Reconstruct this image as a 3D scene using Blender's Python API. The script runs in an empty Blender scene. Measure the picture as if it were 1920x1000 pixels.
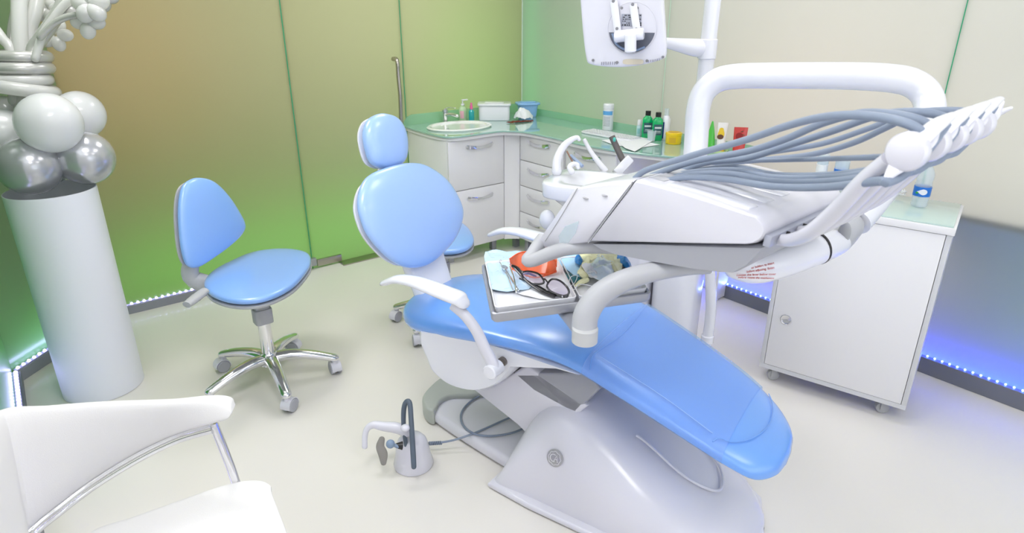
import bpy, bmesh, math, random
from mathutils import Vector as V, Matrix
random.seed(4)
sc = bpy.context.scene
PI = math.pi

# ------------------------------------------------------------------ camera
F, PIT, ROL, YAW = 1191.7, .38086, .00034, .9041
CO = V((-3.404, -4.196, 1.7055))
cf = V((math.cos(YAW)*math.cos(PIT), math.sin(YAW)*math.cos(PIT), -math.sin(PIT)))
cr = V((math.sin(YAW), -math.cos(YAW), 0)); cu = cr.cross(cf)
cr, cu = cr*math.cos(ROL)+cu*math.sin(ROL), -cr*math.sin(ROL)+cu*math.cos(ROL)
cam = bpy.data.objects.new('camera', bpy.data.cameras.new('camera'))
sc.collection.objects.link(cam)
cam.data.sensor_width = 36; cam.data.lens = F/1920*36; cam.data.clip_start = .03
m = Matrix((cr, cu, -cf)).transposed().to_4x4(); m.translation = CO
cam.matrix_world = m
sc.camera = cam
cam.data.dof.use_dof = True; cam.data.dof.focus_distance = 2.7; cam.data.dof.aperture_fstop = 5.6

# ------------------------------------------------------------------ colour management, world, lights
sc.view_settings.view_transform = 'Standard'; sc.view_settings.look = 'None'
sc.view_settings.gamma = 1; sc.view_settings.exposure = -0.12
sc.view_settings.use_curve_mapping = False
w = bpy.data.worlds.new('world'); sc.world = w; w.use_nodes = True
w.node_tree.nodes['Background'].inputs[0].default_value = (.9, .95, 1, 1)
w.node_tree.nodes['Background'].inputs[1].default_value = 1.0

def area(name, loc, rot, sx, sy, power, col=(1, 1, 1), spread=180):
    l = bpy.data.lights.new(name, 'AREA'); l.shape = 'RECTANGLE'; l.size = sx; l.size_y = sy
    l.energy = power; l.color = col; l.spread = math.radians(spread)
    o = bpy.data.objects.new(name, l); sc.collection.objects.link(o)
    o.location = loc; o.rotation_euler = rot
    return o
# ceiling panels
YFRONT = -5.6; XLEFT = -3.66
CEIL = 2.85
panels = [(-3.0, -1.0), (-3.0, -2.9), (-3.0, -4.7), (-1.1, -1.0), (-1.1, -2.9), (-1.1, -4.7)]
for i, (x, y) in enumerate(panels):
    area('ceiling_panel_light', (x, y, CEIL-.06), (0, 0, 0), .5, .5, [17, 13.5, 7.5, 8.5, 4.8, 3.5][i], (1, .978, .985))
# light let through the frosted glass partitions from behind (LED lines at their feet, rooms beyond, added tint lamps)
GRN = (.10, 1, .09)
area('green_led_back', (-1.6, .40, .22), (math.radians(-98), 0, 0), 3.2, .35, 13, GRN)
area('room_beyond_back', (-1.25, 1.5, 2.0), (math.radians(-80), 0, 0), 1.3, 1.2, 68, (1, .98, .90))
area('green_beyond_back_corner', (-.45, .5, 1.2), (math.radians(-90), 0, 0), .7, 1.4, 6, (.30, 1, .12))
area('brown_beyond_back', (-2.85, .8, 1.6), (math.radians(-90), 0, 0), .6, 1.0, 9, (1, .40, .12))  # added orange lamp that tints the left panel brown
area('added_fill_behind_camera', (-1.5, YFRONT+.05, 1.55), (math.radians(90), 0, 0), 2.6, 1.5, 9.5, (.93, .96, 1))  # added fill lamp for frontal light, out of view
area('added_fill_left_high', (XLEFT+.05, -2.7, 2.15), (0, math.radians(-90), 0), .9, 1.6, 2.0, (.95, .97, 1))  # added fill lamp for highlights from the left, out of view
area('green_led_left', (-3.80, -1.3, .5), (0, math.radians(-90), 0), 1.0, 1.6, 4, (.12, 1, .10))
area('green_led_chamfer', (-3.55, -.12, .12), (math.radians(-115), 0, math.radians(45)), .6, .1, 1.2, (.2, 1, .15))
area('green_corner', (.16, -.10, 1.3), (0, math.radians(90), 0), 2.4, .08, 2.2, (.03, 1, .25))
area('green_beyond_corner', (.75, -.55, 1.0), (0, math.radians(90), 0), 1.4, .6, 9, (.16, 1, .07))
area('room_beyond_right', (1.5, -2.7, 2.2), (0, math.radians(80), 0), 1.5, 2.6, 112, (1, .99, .93))
area('beige_beyond_right', (.9, -2.4, 1.1), (0, math.radians(90), 0), .6, 1.0, 12, (1, .66, .42))
area('blue_led_right', (.055, -3.6, .05), (0, math.radians(140), 0), .06, 3.8, 58, (.005, .03, 1))
area('teal_beyond_right', (.7, -4.1, .45), (0, math.radians(92), 0), .5, .8, 7, (.25, .85, 1))  # added lamp that tints the lower right glass teal
area('above_board_right', (.5, -4.0, 1.15), (0, math.radians(80), 0), .4, 1.4, 7, (1, 1, .92))  # added lamp for the bright band over the light-cutting board

# ------------------------------------------------------------------ materials
MATS = {}
def srgb(r, g, b):
    f = lambda c: (c/255/12.92) if c/255 <= .04045 else ((c/255+.055)/1.055)**2.4
    return (f(r), f(g), f(b), 1)
def mat(name, col, rough=.4, metal=0, coat=0, spec=.5, trans=0, ior=1.45, alpha=1, emit=None, es=0, noise=0, nscale=40, bump=0, bscale=200, sheen=0, coatr=.08):
    if name in MATS: return MATS[name]
    m = bpy.data.materials.new(name); m.use_nodes = True; nt = m.node_tree; b = nt.nodes['Principled BSDF']
    b.inputs['Base Color'].default_value = col if len(col) == 4 else (*col, 1)
    b.inputs['Roughness'].default_value = rough; b.inputs['Metallic'].default_value = metal
    b.inputs['Coat Weight'].default_value = coat; b.inputs['Coat Roughness'].default_value = coatr
    b.inputs['Specular IOR Level'].default_value = spec
    b.inputs['Transmission Weight'].default_value = trans; b.inputs['IOR'].default_value = ior
    b.inputs['Alpha'].default_value = alpha
    b.inputs['Sheen Weight'].default_value = sheen
    if emit: b.inputs['Emission Color'].default_value = (*emit, 1); b.inputs['Emission Strength'].default_value = es
    tc = nt.nodes.new('ShaderNodeTexCoord')
    if noise or True:
        n = nt.nodes.new('ShaderNodeTexNoise'); n.inputs['Scale'].default_value = nscale; n.inputs['Detail'].default_value = 3
        nt.links.new(tc.outputs['Object'], n.inputs['Vector'])
        mr = nt.nodes.new('ShaderNodeMapRange'); nt.links.new(n.outputs['Fac'], mr.inputs['Value'])
        d = max(noise, .02)
        mr.inputs['To Min'].default_value = max(0, rough-d); mr.inputs['To Max'].default_value = min(1, rough+d)
        nt.links.new(mr.outputs[0], b.inputs['Roughness'])
    if bump:
        n2 = nt.nodes.new('ShaderNodeTexNoise'); n2.inputs['Scale'].default_value = bscale
        nt.links.new(tc.outputs['Object'], n2.inputs['Vector'])
        bp = nt.nodes.new('ShaderNodeBump'); bp.inputs['Strength'].default_value = bump; bp.inputs['Distance'].default_value = .002
        nt.links.new(n2.outputs['Fac'], bp.inputs['Height']); nt.links.new(bp.outputs[0], b.inputs['Normal'])
    MATS[name] = m; return m
WHITE = mat('gloss_white_plastic', (.78, .79, .85), .22, coat=.5)
WHITE2 = mat('pearl_white_shell', (.69, .69, .76), .3, coat=.6)
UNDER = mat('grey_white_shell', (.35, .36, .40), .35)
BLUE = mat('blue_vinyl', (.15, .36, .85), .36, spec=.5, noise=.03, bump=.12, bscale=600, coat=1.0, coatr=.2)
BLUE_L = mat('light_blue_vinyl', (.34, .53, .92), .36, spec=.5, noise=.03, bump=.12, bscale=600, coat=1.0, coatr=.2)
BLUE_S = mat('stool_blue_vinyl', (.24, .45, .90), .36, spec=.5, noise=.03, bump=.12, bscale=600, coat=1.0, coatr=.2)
CHROME = mat('chrome', (.80, .80, .82), .09, metal=1)
CHROME_W = mat('wheel_chrome', (.70, .70, .70), .2, metal=1)
GREYP = mat('grey_plastic', (.42, .43, .45), .45)
GREYW = mat('light_grey_rubber', (.42, .43, .47), .5)
GREYL = mat('pale_grey_plastic', (.44, .45, .48), .4)
HOSE = mat('slate_hose', (.23, .28, .37), .45)
DARK = mat('black_plastic', (.015, .014, .016), .3)
LEATH = mat('white_leatherette', (.75, .745, .745), .5, bump=.25, bscale=500)
LAM = mat('white_laminate', (.79, .79, .81), .3)
LAME = mat('white_laminate_edge', (.62, .63, .66), .35)
ALU = mat('brushed_aluminium', (.40, .41, .45), .4, metal=.6)
PLINTH = mat('matt_white_plinth', (.80, .82, .88), .45)
STEEL = mat('brushed_steel', (.45, .42, .38), .3, metal=1)
PORC = mat('white_porcelain', (.85, .86, .86), .12, coat=.4)
SKIRT = mat('grey_skirting', (.17, .18, .22), .45)
PAPER = mat('white_paper', (.80, .82, .86), .7)
LEDV = mat('violet_led', (.8, .8, 1), .4, emit=(.55, .5, 1), es=14)
LEDB = mat('blue_led', (.4, .5, 1), .4, emit=(.15, .3, 1), es=16)
LEDP = mat('panel_diffuser', (1, 1, 1), .5, emit=(1, .98, .95), es=3)
def clear(name, col, tr=.7, rough=.08):
    if name in MATS: return MATS[name]
    m = bpy.data.materials.new(name); m.use_nodes = True; nt = m.node_tree; b = nt.nodes['Principled BSDF']
    b.inputs['Base Color'].default_value = (*col, 1); b.inputs['Roughness'].default_value = rough
    t = nt.nodes.new('ShaderNodeBsdfTransparent'); t.inputs[0].default_value = (*[min(1, .4+.6*c) for c in col], 1)
    mx = nt.nodes.new('ShaderNodeMixShader'); mx.inputs[0].default_value = tr
    nt.links.new(b.outputs[0], mx.inputs[1]); nt.links.new(t.outputs[0], mx.inputs[2])
    nt.links.new(mx.outputs[0], nt.nodes['Material Output'].inputs[0])
    MATS[name] = m; return m
def frosted(name, front, trans, rough=.22, share=.5, coat=.0):
    m = bpy.data.materials.new(name); m.use_nodes = True; nt = m.node_tree; b = nt.nodes['Principled BSDF']
    b.inputs['Base Color'].default_value = (*front, 1); b.inputs['Roughness'].default_value = rough
    n = nt.nodes.new('ShaderNodeTexNoise'); n.inputs['Scale'].default_value = 350
    tc = nt.nodes.new('ShaderNodeTexCoord'); nt.links.new(tc.outputs['Object'], n.inputs['Vector'])
    mr = nt.nodes.new('ShaderNodeMapRange'); mr.inputs['To Min'].default_value = rough-.03; mr.inputs['To Max'].default_value = rough+.05
    nt.links.new(n.outputs['Fac'], mr.inputs['Value']); nt.links.new(mr.outputs[0], b.inputs['Roughness'])
    b.inputs['Coat Weight'].default_value = coat; b.inputs['Coat Roughness'].default_value = .1
    t = nt.nodes.new('ShaderNodeBsdfTranslucent'); t.inputs[0].default_value = (*trans, 1)
    mx = nt.nodes.new('ShaderNodeMixShader'); mx.inputs[0].default_value = share
    nt.links.new(b.outputs[0], mx.inputs[1]); nt.links.new(t.outputs[0], mx.inputs[2])
    nt.links.new(mx.outputs[0], nt.nodes['Material Output'].inputs[0])
    MATS[name] = m; return m
GLASS_G = frosted('frosted_green_glass', (.075, .105, .035), (.8, .8, .65))
GLASS_L = frosted('frosted_left_glass', (.10, .22, .10), (.7, .8, .7))
GLASS_R = frosted('frosted_pale_glass', (.24, .26, .22), (.8, .8, .8), rough=.16)
GLASS_C = mat('green_counter_glass', (.32, .52, .46), .05, coat=.8)
GLASS_E = mat('green_glass_edge', (.03, .33, .16), .12)
GLASS_B = clear('backsplash_glass', (.50, .80, .64), .68, .05)
FILM = clear('clear_film', (.85, .92, .95), .72, .12)
PETC = clear('clear_pet', (.85, .92, .97), .7, .05)

# ------------------------------------------------------------------ pixel -> place helpers (inverse of the camera)
def ray(x, y): return cr*((x-960)/F)+cu*((500-y)/F)+cf
def at_z(x, y, z):
    d = ray(x, y); return CO+d*((z-CO.z)/d.z)
def at_t(x, y, t): return CO+ray(x, y)*t
def at_pl(x, y, o, n):
    d = ray(x, y); return CO+d*((o-CO).dot(n)/d.dot(n))

# ------------------------------------------------------------------ geometry helpers: every one returns (verts, faces) in world space
def merge(*gs):
    v, f = [], []
    for g in gs:
        o = len(v); v += [V(p) for p in g[0]]; f += [tuple(i+o for i in q) for q in g[1]]
    return v, f
def frame(o, x, y, z=None):
    x = V(x).normalized(); y = V(y); y = (y-x*y.dot(x)).normalized(); z = x.cross(y)
    m = Matrix((x, y, z)).transposed().to_4x4(); m.translation = V(o); return m
def xf(g, M): return [M @ V(p) for p in g[0]], g[1]
def frombm(bm):
    bm.verts.ensure_lookup_table(); v = [p.co.copy() for p in bm.verts]; f = [tuple(q.index for q in fa.verts) for fa in bm.faces]; bm.free(); return v, f
def box(c, s, M=None, bev=0, seg=2):
    bm = bmesh.new(); bmesh.ops.create_cube(bm, size=1)
    for p in bm.verts: p.co = V((p.co.x*s[0]+c[0], p.co.y*s[1]+c[1], p.co.z*s[2]+c[2]))
    if bev: bmesh.ops.bevel(bm, geom=bm.edges[:], offset=min(bev, min(s)*.49), segments=seg, profile=.5, affect='EDGES')
    g = frombm(bm); return xf(g, M) if M else g
def box2(a, b, bev=0, M=None, seg=2):
    return box([(p+q)/2 for p, q in zip(a, b)], [abs(p-q) for p, q in zip(a, b)], M, bev, seg)
def prism(poly, h0, h1, M=None, bev=0, seg=3):
    """2D polygon (x,y) extruded h0..h1 along z of M"""
    bm = bmesh.new(); a = [bm.verts.new((p[0], p[1], h0)) for p in poly]; b = [bm.verts.new((p[0], p[1], h1)) for p in poly]
    n = len(poly); bm.faces.new(a[::-1]); bm.faces.new(b)
    for i in range(n): bm.faces.new((a[i], a[(i+1) % n], b[(i+1) % n], b[i]))
    bmesh.ops.recalc_face_normals(bm, faces=bm.faces[:])
    if bev:
        es = [e for e in bm.edges if all(len(f.verts) == n for f in e.link_faces[:1]) or any(len(f.verts) == n and n > 4 for f in e.link_faces)]
        if n <= 4: es = bm.edges[:]
        bmesh.ops.bevel(bm, geom=es, offset=bev, segments=seg, profile=.5, affect='EDGES', clamp_overlap=True)
    g = frombm(bm); return xf(g, M) if M else g
def cat(P, n=8, closed=False):
    """Catmull-Rom through tuples of any length"""
    P = [tuple(p) for p in P]; N = len(P); out = []
    def pt(i): return P[i % N] if closed else (P[i] if 0 <= i < N else (tuple(2*a-b for a, b in zip(P[0], P[1])) if i < 0 else tuple(2*a-b for a, b in zip(P[-1], P[-2]))))
    for i in range(N if closed else N-1):
        a, b, c, d = pt(i-1), pt(i), pt(i+1), pt(i+2)
        for k in range(n):
            t = k/n
            out.append(tuple(.5*((2*q)+(-p+r)*t+(2*p-5*q+4*r-s)*t*t+(-p+3*q-3*r+s)*t**3) for p, q, r, s in zip(a, b, c, d)))
    if not closed: out.append(P[-1])
    return out
def loft(rings, cap=True, closed=False):
    n = len(rings[0]); v = [V(p) for r in rings for p in r]; f = []
    R = len(rings)
    for i in range(R if closed else R-1):
        for j in range(n):
            a, b = i*n+j, i*n+(j+1) % n; c, d = ((i+1) % R)*n+(j+1) % n, ((i+1) % R)*n+j
            f.append((a, b, c, d))
    if cap and not closed: f.append(tuple(range(n))[::-1]); f.append(tuple((R-1)*n+j for j in range(n)))
    return v, f
def tube(pts, r, n=12, smooth=6, closed=False, flat=1.0, up=None, round_end=False):
    """pts may be 3- or 4-tuples (4th = radius)"""
    P = [tuple(p) if len(p) == 4 else (p[0], p[1], p[2], r) for p in pts]
    if smooth: P = cat(P, smooth, closed)
    C = [V(p[:3]) for p in P]; Rr = [p[3] for p in P]; N = len(C)
    T = []
    for i in range(N):
        a = C[(i-1) % N] if closed or i > 0 else C[i]; b = C[(i+1) % N] if closed or i < N-1 else C[i]; T.append((b-a).normalized())
    u = V(up) if up is not None else (V((0, 0, 1)) if abs(T[0].z) < .9 else V((1, 0, 0)))
    rings = []
    if round_end and not closed:
        C2, R2, T2 = [], [], []
        for k in (1, .85, .5): C2.append(C[0]-T[0]*Rr[0]*k*.95); R2.append(max(Rr[0]*math.sqrt(max(0, 1-k*k)), Rr[0]*.04)); T2.append(T[0])
        C2 += C; R2 += Rr; T2 += T
        for k in (.5, .85, 1): C2.append(C[-1]+T[-1]*Rr[-1]*k*.95); R2.append(max(Rr[-1]*math.sqrt(max(0, 1-k*k)), Rr[-1]*.04)); T2.append(T[-1])
        C, Rr, T, N = C2, R2, T2, len(C2)
    for i in range(N):
        if up is not None: u = V(up)
        u = (u-T[i]*u.dot(T[i])); u = u.normalized() if u.length > 1e-6 else T[i].orthogonal().normalized()
        s = T[i].cross(u)
        rings.append([C[i]+(u*math.cos(2*PI*k/n)*flat+s*math.sin(2*PI*k/n))*Rr[i] for k in range(n)])
    return loft(rings, closed=closed)
def lathe(prof, M=None, n=32, o=(0, 0, 0)):
    rings = [[V((max(r, 1e-4)*math.cos(2*PI*k/n), max(r, 1e-4)*math.sin(2*PI*k/n), z)) for k in range(n)] for r, z in prof]
    g = loft(rings)
    if M is None: M = Matrix.Translation(V(o))
    return xf(g, M)
def cyl(a, b, r, n=24, r2=None, bev=0):
    a, b = V(a), V(b); d = b-a; h = d.length; M = frame(a, d.orthogonal(), d.cross(d.orthogonal()))
    r2 = r if r2 is None else r2
    pr = [(r-bev, 0), (r, bev), (r2, h-bev), (r2-bev, h)] if bev else [(r, 0), (r2, h)]
    return lathe(pr, M, n)
def ball(c, r, sx=1, sy=1, sz=1, M=None, n=24):
    pr = [(math.sin(PI*k/14), -math.cos(PI*k/14)) for k in range(15)]
    g = lathe([(p, q) for p, q in pr], n=n); M2 = M or Matrix.Identity(4)
    return [V(c)+(M2.to_3x3() @ V((p.x*r*sx, p.y*r*sy, p.z*r*sz))) for p in g[0]], g[1]
def cushion(out, M, hf, hb=.0, ex=2.6, k=10, bend=None):
    """closed 2D outline; dome of height hf in +z and hb in -z of M"""
    n = len(out); cx = sum(p[0] for p in out)/n; cy = sum(p[1] for p in out)/n
    rings = []
    def ring(s, z): return [V((cx+(p[0]-cx)*s, cy+(p[1]-cy)*s, z)) for p in out]
    for i in range(k+1):
        a = PI/2*i/k; s = max(math.sin(a), .02)
        rings.append(ring(s**(2/ex) if i else .02, -hb*(max(0, math.cos(a))**(2/ex))))
    for i in range(k-1, -1, -1):
        a = PI/2*i/k; s = max(math.sin(a), .02)
        rings.append(ring(s**(2/ex) if i else .02, hf*(max(0, math.cos(a))**(2/ex))))
    g = loft(rings)
    if bend: g = ([bend(p) for p in g[0]], g[1])
    return xf(g, M)
def sup(w, h, n=2.6, k=40):
    return [(w*math.copysign(abs(math.cos(a))**(2/n), math.cos(a)), h*math.copysign(abs(math.sin(a))**(2/n), math.sin(a))) for a in [2*PI*i/k for i in range(k)]]
def to2d(P, M):
    Mi = M.inverted(); return [tuple((Mi @ V(p))[:2]) for p in P]

# ------------------------------------------------------------------ object helpers
def link(o): sc.collection.objects.link(o); return o
INV = {}
def tagit(o, label=None, cat_=None, group=None, kind=None):
    if label: o['label'] = label
    if cat_: o['category'] = cat_
    if group: o['group'] = group
    if kind: o['kind'] = kind
    return o
def mk(name, g, mt, M=None, smooth=True, sharp=35):
    Mi = (M or Matrix.Identity(4)).inverted()
    me = bpy.data.meshes.new(name); me.from_pydata([tuple(Mi @ V(p)) for p in g[0]], [], g[1])
    bm = bmesh.new(); bm.from_mesh(me); bmesh.ops.recalc_face_normals(bm, faces=bm.faces[:])
    for e in bm.edges: e.smooth = not (len(e.link_faces) == 2 and e.calc_face_angle(0) > math.radians(sharp))
    for f in bm.faces: f.smooth = smooth
    bm.to_mesh(me); bm.free()
    me.materials.append(mt); o = bpy.data.objects.new(name, me); link(o)
    if M: o.matrix_basis = M
    return o
def thing(name, label, cat_, loc=(0, 0, 0), rz=0, group=None):
    o = bpy.data.objects.new(name, None); link(o); o.empty_display_size = .1
    o.location = loc; o.rotation_euler = (0, 0, rz)
    INV[o] = Matrix.Translation(V(loc)) @ Matrix.Rotation(rz, 4, 'Z')
    return tagit(o, label, cat_, group)
def part(name, g, mt, parent, label=None, smooth=True, sharp=35, kind=None):
    W = INV[parent]; Wi = W.inverted()
    o = mk(name, ([Wi @ V(p) for p in g[0]], g[1]), mt, None, smooth, sharp)
    o.parent = parent; INV[o] = W
    return tagit(o, label, None, None, kind)
def solo(name, g, mt, label, cat_, loc=None, group=None, smooth=True, sharp=35):
    loc = loc or g[0][0]
    o = mk(name, g, mt, Matrix.Translation(V(loc)), smooth, sharp); INV[o] = Matrix.Translation(V(loc))
    return tagit(o, label, cat_, group)
def struct(name, g, mt, smooth=False, label=None):
    o = mk(name, g, mt, None, smooth); INV[o] = Matrix.Identity(4); o['kind'] = 'structure'
    if label: o['label'] = label
    return o
def textmesh(s, size, M, depth=.0006, align='CENTER'):
    cu_ = bpy.data.curves.new('t', 'FONT'); cu_.body = s; cu_.size = size; cu_.extrude = depth; cu_.align_x = align; cu_.align_y = 'CENTER'
    o = bpy.data.objects.new('t', cu_); link(o); bpy.context.view_layer.update()
    me = bpy.data.meshes.new_from_object(o.evaluated_get(bpy.context.evaluated_depsgraph_get()))
    g = ([M @ p.co for p in me.vertices], [tuple(f.vertices) for f in me.polygons])
    bpy.data.objects.remove(o); bpy.data.meshes.remove(me); return g
def copy_tree(o, parent=None):
    c = o.copy(); link(c)
    if parent: c.parent = parent
    for ch in o.children: copy_tree(ch, c)
    return c
#@@ROOM
# ------------------------------------------------------------------ the room
XL, YF = -3.66, -5.6
FLOOR = mat('cream_floor', srgb(226, 223, 217), .32, noise=.02, nscale=3, coat=.2)
struct('floor', box2((XL-.4, YF-.1, -.1), (2.0, 2.0, 0)), FLOOR)
struct('ceiling', box2((XL-.1, YF-.1, CEIL), (.1, .1, CEIL+.1)), mat('white_ceiling', (.85, .85, .85), .7))
CH = [(-3.15, 0), (XL, -.53)]       # bevelled corner on the left
H = CEIL
def sheet(a, b, z0, z1, th):       # glass sheet with its front on a->b and thickness away from the room
    a, b = V((*a, 0)), V((*b, 0)); d = (b-a).normalized(); n = V((-d.y, d.x, 0))
    P = [a, b, b+n*th, a+n*th]
    return prism([(p.x, p.y) for p in P], z0, z1)
g = .003
for i, (x0, x1) in enumerate([(-3.15, -1.918), (-1.912, -1.093), (-1.087, 0)]):
    if i == 1:
        d = struct('door_1', sheet((x0, 0), (x1, 0), .002, H, .012), GLASS_G, label='frosted green glass door in the back partition'); door = d
    else:
        struct('wall_back' if i == 0 else 'wall_back_right', sheet((x0, 0), (x1, 0), .0, H, .012), GLASS_G)
for x in (-1.915, -1.09):
    struct('trim_%d' % (1 if x < -1.5 else 2), box2((x-.0028, -.0008, .0), (x+.0028, .011, H)), GLASS_E)
struct('wall_corner_left', sheet(CH[1], CH[0], 0, H, .012), GLASS_L)
struct('wall_left', sheet((XL, -1.72), (XL, -.53), 0, H, .012), GLASS_L)
WP = mat('white_paint', (.84, .84, .83), .6)
struct('wall_left_front', merge(box2((XL-.02, YF, 0), (XL-.001, -1.725, 1.7)), box2((XL-.02, YF, 2.6), (XL-.001, -1.725, H)), box2((XL-.02, YF, 1.7), (XL-.001, -3.5, 2.6)), box2((XL-.02, -1.9, 1.7), (XL-.001, -1.725, 2.6))), WP)
PANE = mat('added_glow_pane', (.8, .85, .9), .1, emit=(.9, .95, 1), es=.6)  # glowing panes of the two added windows
w1 = struct('added_window_1', box2((XL-.015, -3.5, 1.7), (XL-.008, -1.9, 2.6)), PANE)  # unseen window added around the left fill lamp
part('added_window_frame', merge(box2((XL-.01, -3.52, 1.68), (XL+.01, -3.48, 2.62)), box2((XL-.01, -1.92, 1.68), (XL+.01, -1.88, 2.62)), box2((XL-.01, -3.48, 1.68), (XL+.01, -1.92, 1.72)), box2((XL-.01, -3.48, 2.58), (XL+.01, -1.92, 2.62))), LAM, w1)
for i, (y0, y1) in enumerate([(0, -1.455), (-1.459, -3.067), (-3.071, YF)]):
    struct(['wall_right', 'wall_right_middle', 'wall_right_front'][i], sheet((0, y0), (0, y1), 0, H, .012), GLASS_R)
for i, y in enumerate((-1.457, -3.069)):
    struct('trim_%d' % (3+i), box2((-.0006, y-.0022, 0), (.011, y+.0022, H)), GLASS_E if i else mat('pale_glass_edge', (.55, .75, .62), .2))
struct('trim_5', box2((-.006, -.006, .93), (.0, .0, H)), mat('clear_corner_profile', (.7, .8, .72), .2))
struct('wall_front', box2((XL, YF-.1, 0), (0, YF, H)), WP)
w2 = struct('added_window_2', box2((-2.8, YF+.001, .8), (-.2, YF+.01, 2.3)), PANE)  # unseen window added around the fill lamp behind the camera
part('added_window_frame', merge(box2((-2.85, YF+.001, .75), (-2.8, YF+.03, 2.35)), box2((-.2, YF+.001, .75), (-.15, YF+.03, 2.35)), box2((-2.8, YF+.001, .75), (-.2, YF+.03, .8)), box2((-2.8, YF+.001, 2.3), (-.2, YF+.03, 2.35)), box2((-1.52, YF+.011, .8), (-1.48, YF+.03, 2.3))), LAM, w2)
# space behind the glass: pale lining and an added, unseen board that cuts the light on the right
LIN = mat('pale_lining', (.6, .6, .55), .8)
struct('trim_6', merge(box2((XL-.3, 1.9, 0), (2.0, 2.0, H)), box2((1.9, YF, 0), (2.0, 1.9, H)), box2((XL-.4, YF, 0), (XL-.35, 1.9, H))), LIN)
struct('trim_7', box2((.014, -5.4, .80), (1.85, -3.15, .83)), mat('light_cut_board', (.3, .33, .33), .6), label='added board cutting the light behind the right glass wall')
# skirting with led strips
SK = .075
def skirt(name, a, b, ledmat, h=SK, y0=.0, dots=True, mt=SKIRT):
    a, b = V((*a, 0)), V((*b, 0)); d = (b-a).normalized(); n = V((d.y, -d.x, 0))
    P = [a, b, b+n*.03, a+n*.03]
    s = struct(name, prism([(p.x, p.y) for p in P], 0.001, h), mt)
    L = (b-a).length; k = int(L/.0333); gs = []
    for i in range(k):
        c = a+d*(i+.5)*L/k+n*.012
        q_ = 1.5 if ledmat is LEDV else 1.0
        gs.append(ball((c.x, c.y, h+.006*q_), .005*q_, n=8))
    if ledmat is LEDV: part('led_glow_band', prism([(p.x, p.y) for p in (a, b, b+n*.022, a+n*.022)], h+.0002, h+.006), mat('violet_glow_tint', (.50, .48, .78), .3), s)  # violet LED glow put into the strip colour
    o = part('led_strip', merge(*gs), ledmat, s, label='row of small lit led dots', kind='stuff'); return s
SKL = mat('pale_grey_skirting', (.27, .28, .32), .4)
skirt('baseboard_back', (-3.14, -.001), (-1.95, -.001), LEDV, .05, mt=SKL)
skirt('baseboard_corner', (XL+.004, -.535), (-3.16, -.012), LEDV, .06, mt=SKL)
skirt('baseboard_left', (XL+.001, -5.5), (XL+.001, -.56), LEDV, .06)
skirt('baseboard_right', (-.001, -2.0), (-.001, -5.5), LEDB, .085)
area('violet_led_wash_corner', (-3.40, -.33, .08), (math.radians(180-25), 0, math.radians(46)), .62, .02, 1.5, (.5, .45, 1))
area('violet_led_wash_left', (XL+.02, -1.0, .08), (0, math.radians(180+25), 0), .02, .9, .5, (.5, .45, 1))
area('blue_led_wash_right', (-.03, -3.7, .10), (0, math.radians(180-20), 0), .02, 3.2, 2.2, (.03, .12, 1))
area('blue_led_wash_knee', (-.04, -2.3, .10), (0, math.radians(180-20), 0), .02, .7, 1.0, (.25, .35, 1))
# door fittings
def patch(px0, px1, y, z1, name, mt=STEEL, th=.03):
    a, b = at_pl(px0, y, V((0, -.02, 0)), V((0, 1, 0))), at_pl(px1, y, V((0, -.02, 0)), V((0, 1, 0)))
    return box2((a.x, -th, .012), (b.x, -.001, z1), .004)
part('hinge_patch', box2((-1.885, -.022, .014), (-1.70, -.001, .065), .004), STEEL, door, label='steel floor hinge patch')
struct('trim_8', box2((-1.97, -.035, .03), (-1.893, -.001, .085), .003), ALU)
struct('trim_9', box2((-1.72, -.09, .0005), (-1.42, -.0, .008)), STEEL)
hp = [(-1.165, -.001, 1.40), (-1.165, -.045, 1.40), (-1.165, -.062, 1.37), (-1.165, -.062, 1.30), (-1.165, -.07, 1.15), (-1.165, -.062, .98), (-1.165, -.062, .88), (-1.165, -.045, .85), (-1.165, -.001, .85)]
part('door_handle', tube(hp, .015, 14, 5), STEEL, door, label='long curved steel pull handle')
# ceiling fixtures
for i, (x, y) in enumerate(panels):
    t = thing('ceiling_light', 'square white ceiling light panel', 'ceiling light', (x, y, CEIL), group='square ceiling light panels above the room')
    part('frame', merge(box2((x-.48, y-.48, CEIL-.04), (x+.48, y-.45, CEIL)), box2((x-.48, y+.45, CEIL-.04), (x+.48, y+.48, CEIL)), box2((x-.48, y-.45, CEIL-.04), (x-.45, y+.45, CEIL)), box2((x+.45, y-.45, CEIL-.04), (x+.48, y+.45, CEIL))), LAM, t)
    part('diffuser', box2((x-.45, y-.45, CEIL-.03), (x+.45, y+.45, CEIL-.02)), LEDP, t)
#@@CHAIR
# ------------------------------------------------------------------ dental chair (u towards the feet, v towards the far side)
CA_ = math.radians(-72.5)
CU, CV, CZ = V((math.cos(CA_), math.sin(CA_), 0)), V((-math.sin(CA_), math.cos(CA_), 0)), V((0, 0, 1))
COR = V((-2.14, -2.13, 0))
def cw(u, v, z): return COR+CU*u+CV*v+CZ*z
CM = frame(COR, CU, CV)
ch = thing('dental_chair', 'blue padded dental patient chair with white base in the middle of the room', 'dental chair', COR, CA_)
def pad(st, n=48, ex=3.2, k=6, th=None):
    """stations (u, vc, halfwidth, ztop, zbot)"""
    S = cat(st, k); rings = []
    for u, vc, hw, zt, zb in S:
        hw = max(hw, .004); r = []
        for a in range(n):
            t = 2*PI*a/n; x = math.copysign(abs(math.cos(t))**(2/ex), math.cos(t)); y = math.copysign(abs(math.sin(t))**(2/ex), math.sin(t))
            zz = (zt+zb)/2+(zt-zb)/2*y - (0.012*(x*x) if y > 0 else 0)
            r.append(cw(u, vc+hw*x, zz))
        rings.append(r)
    return loft(rings)
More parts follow.
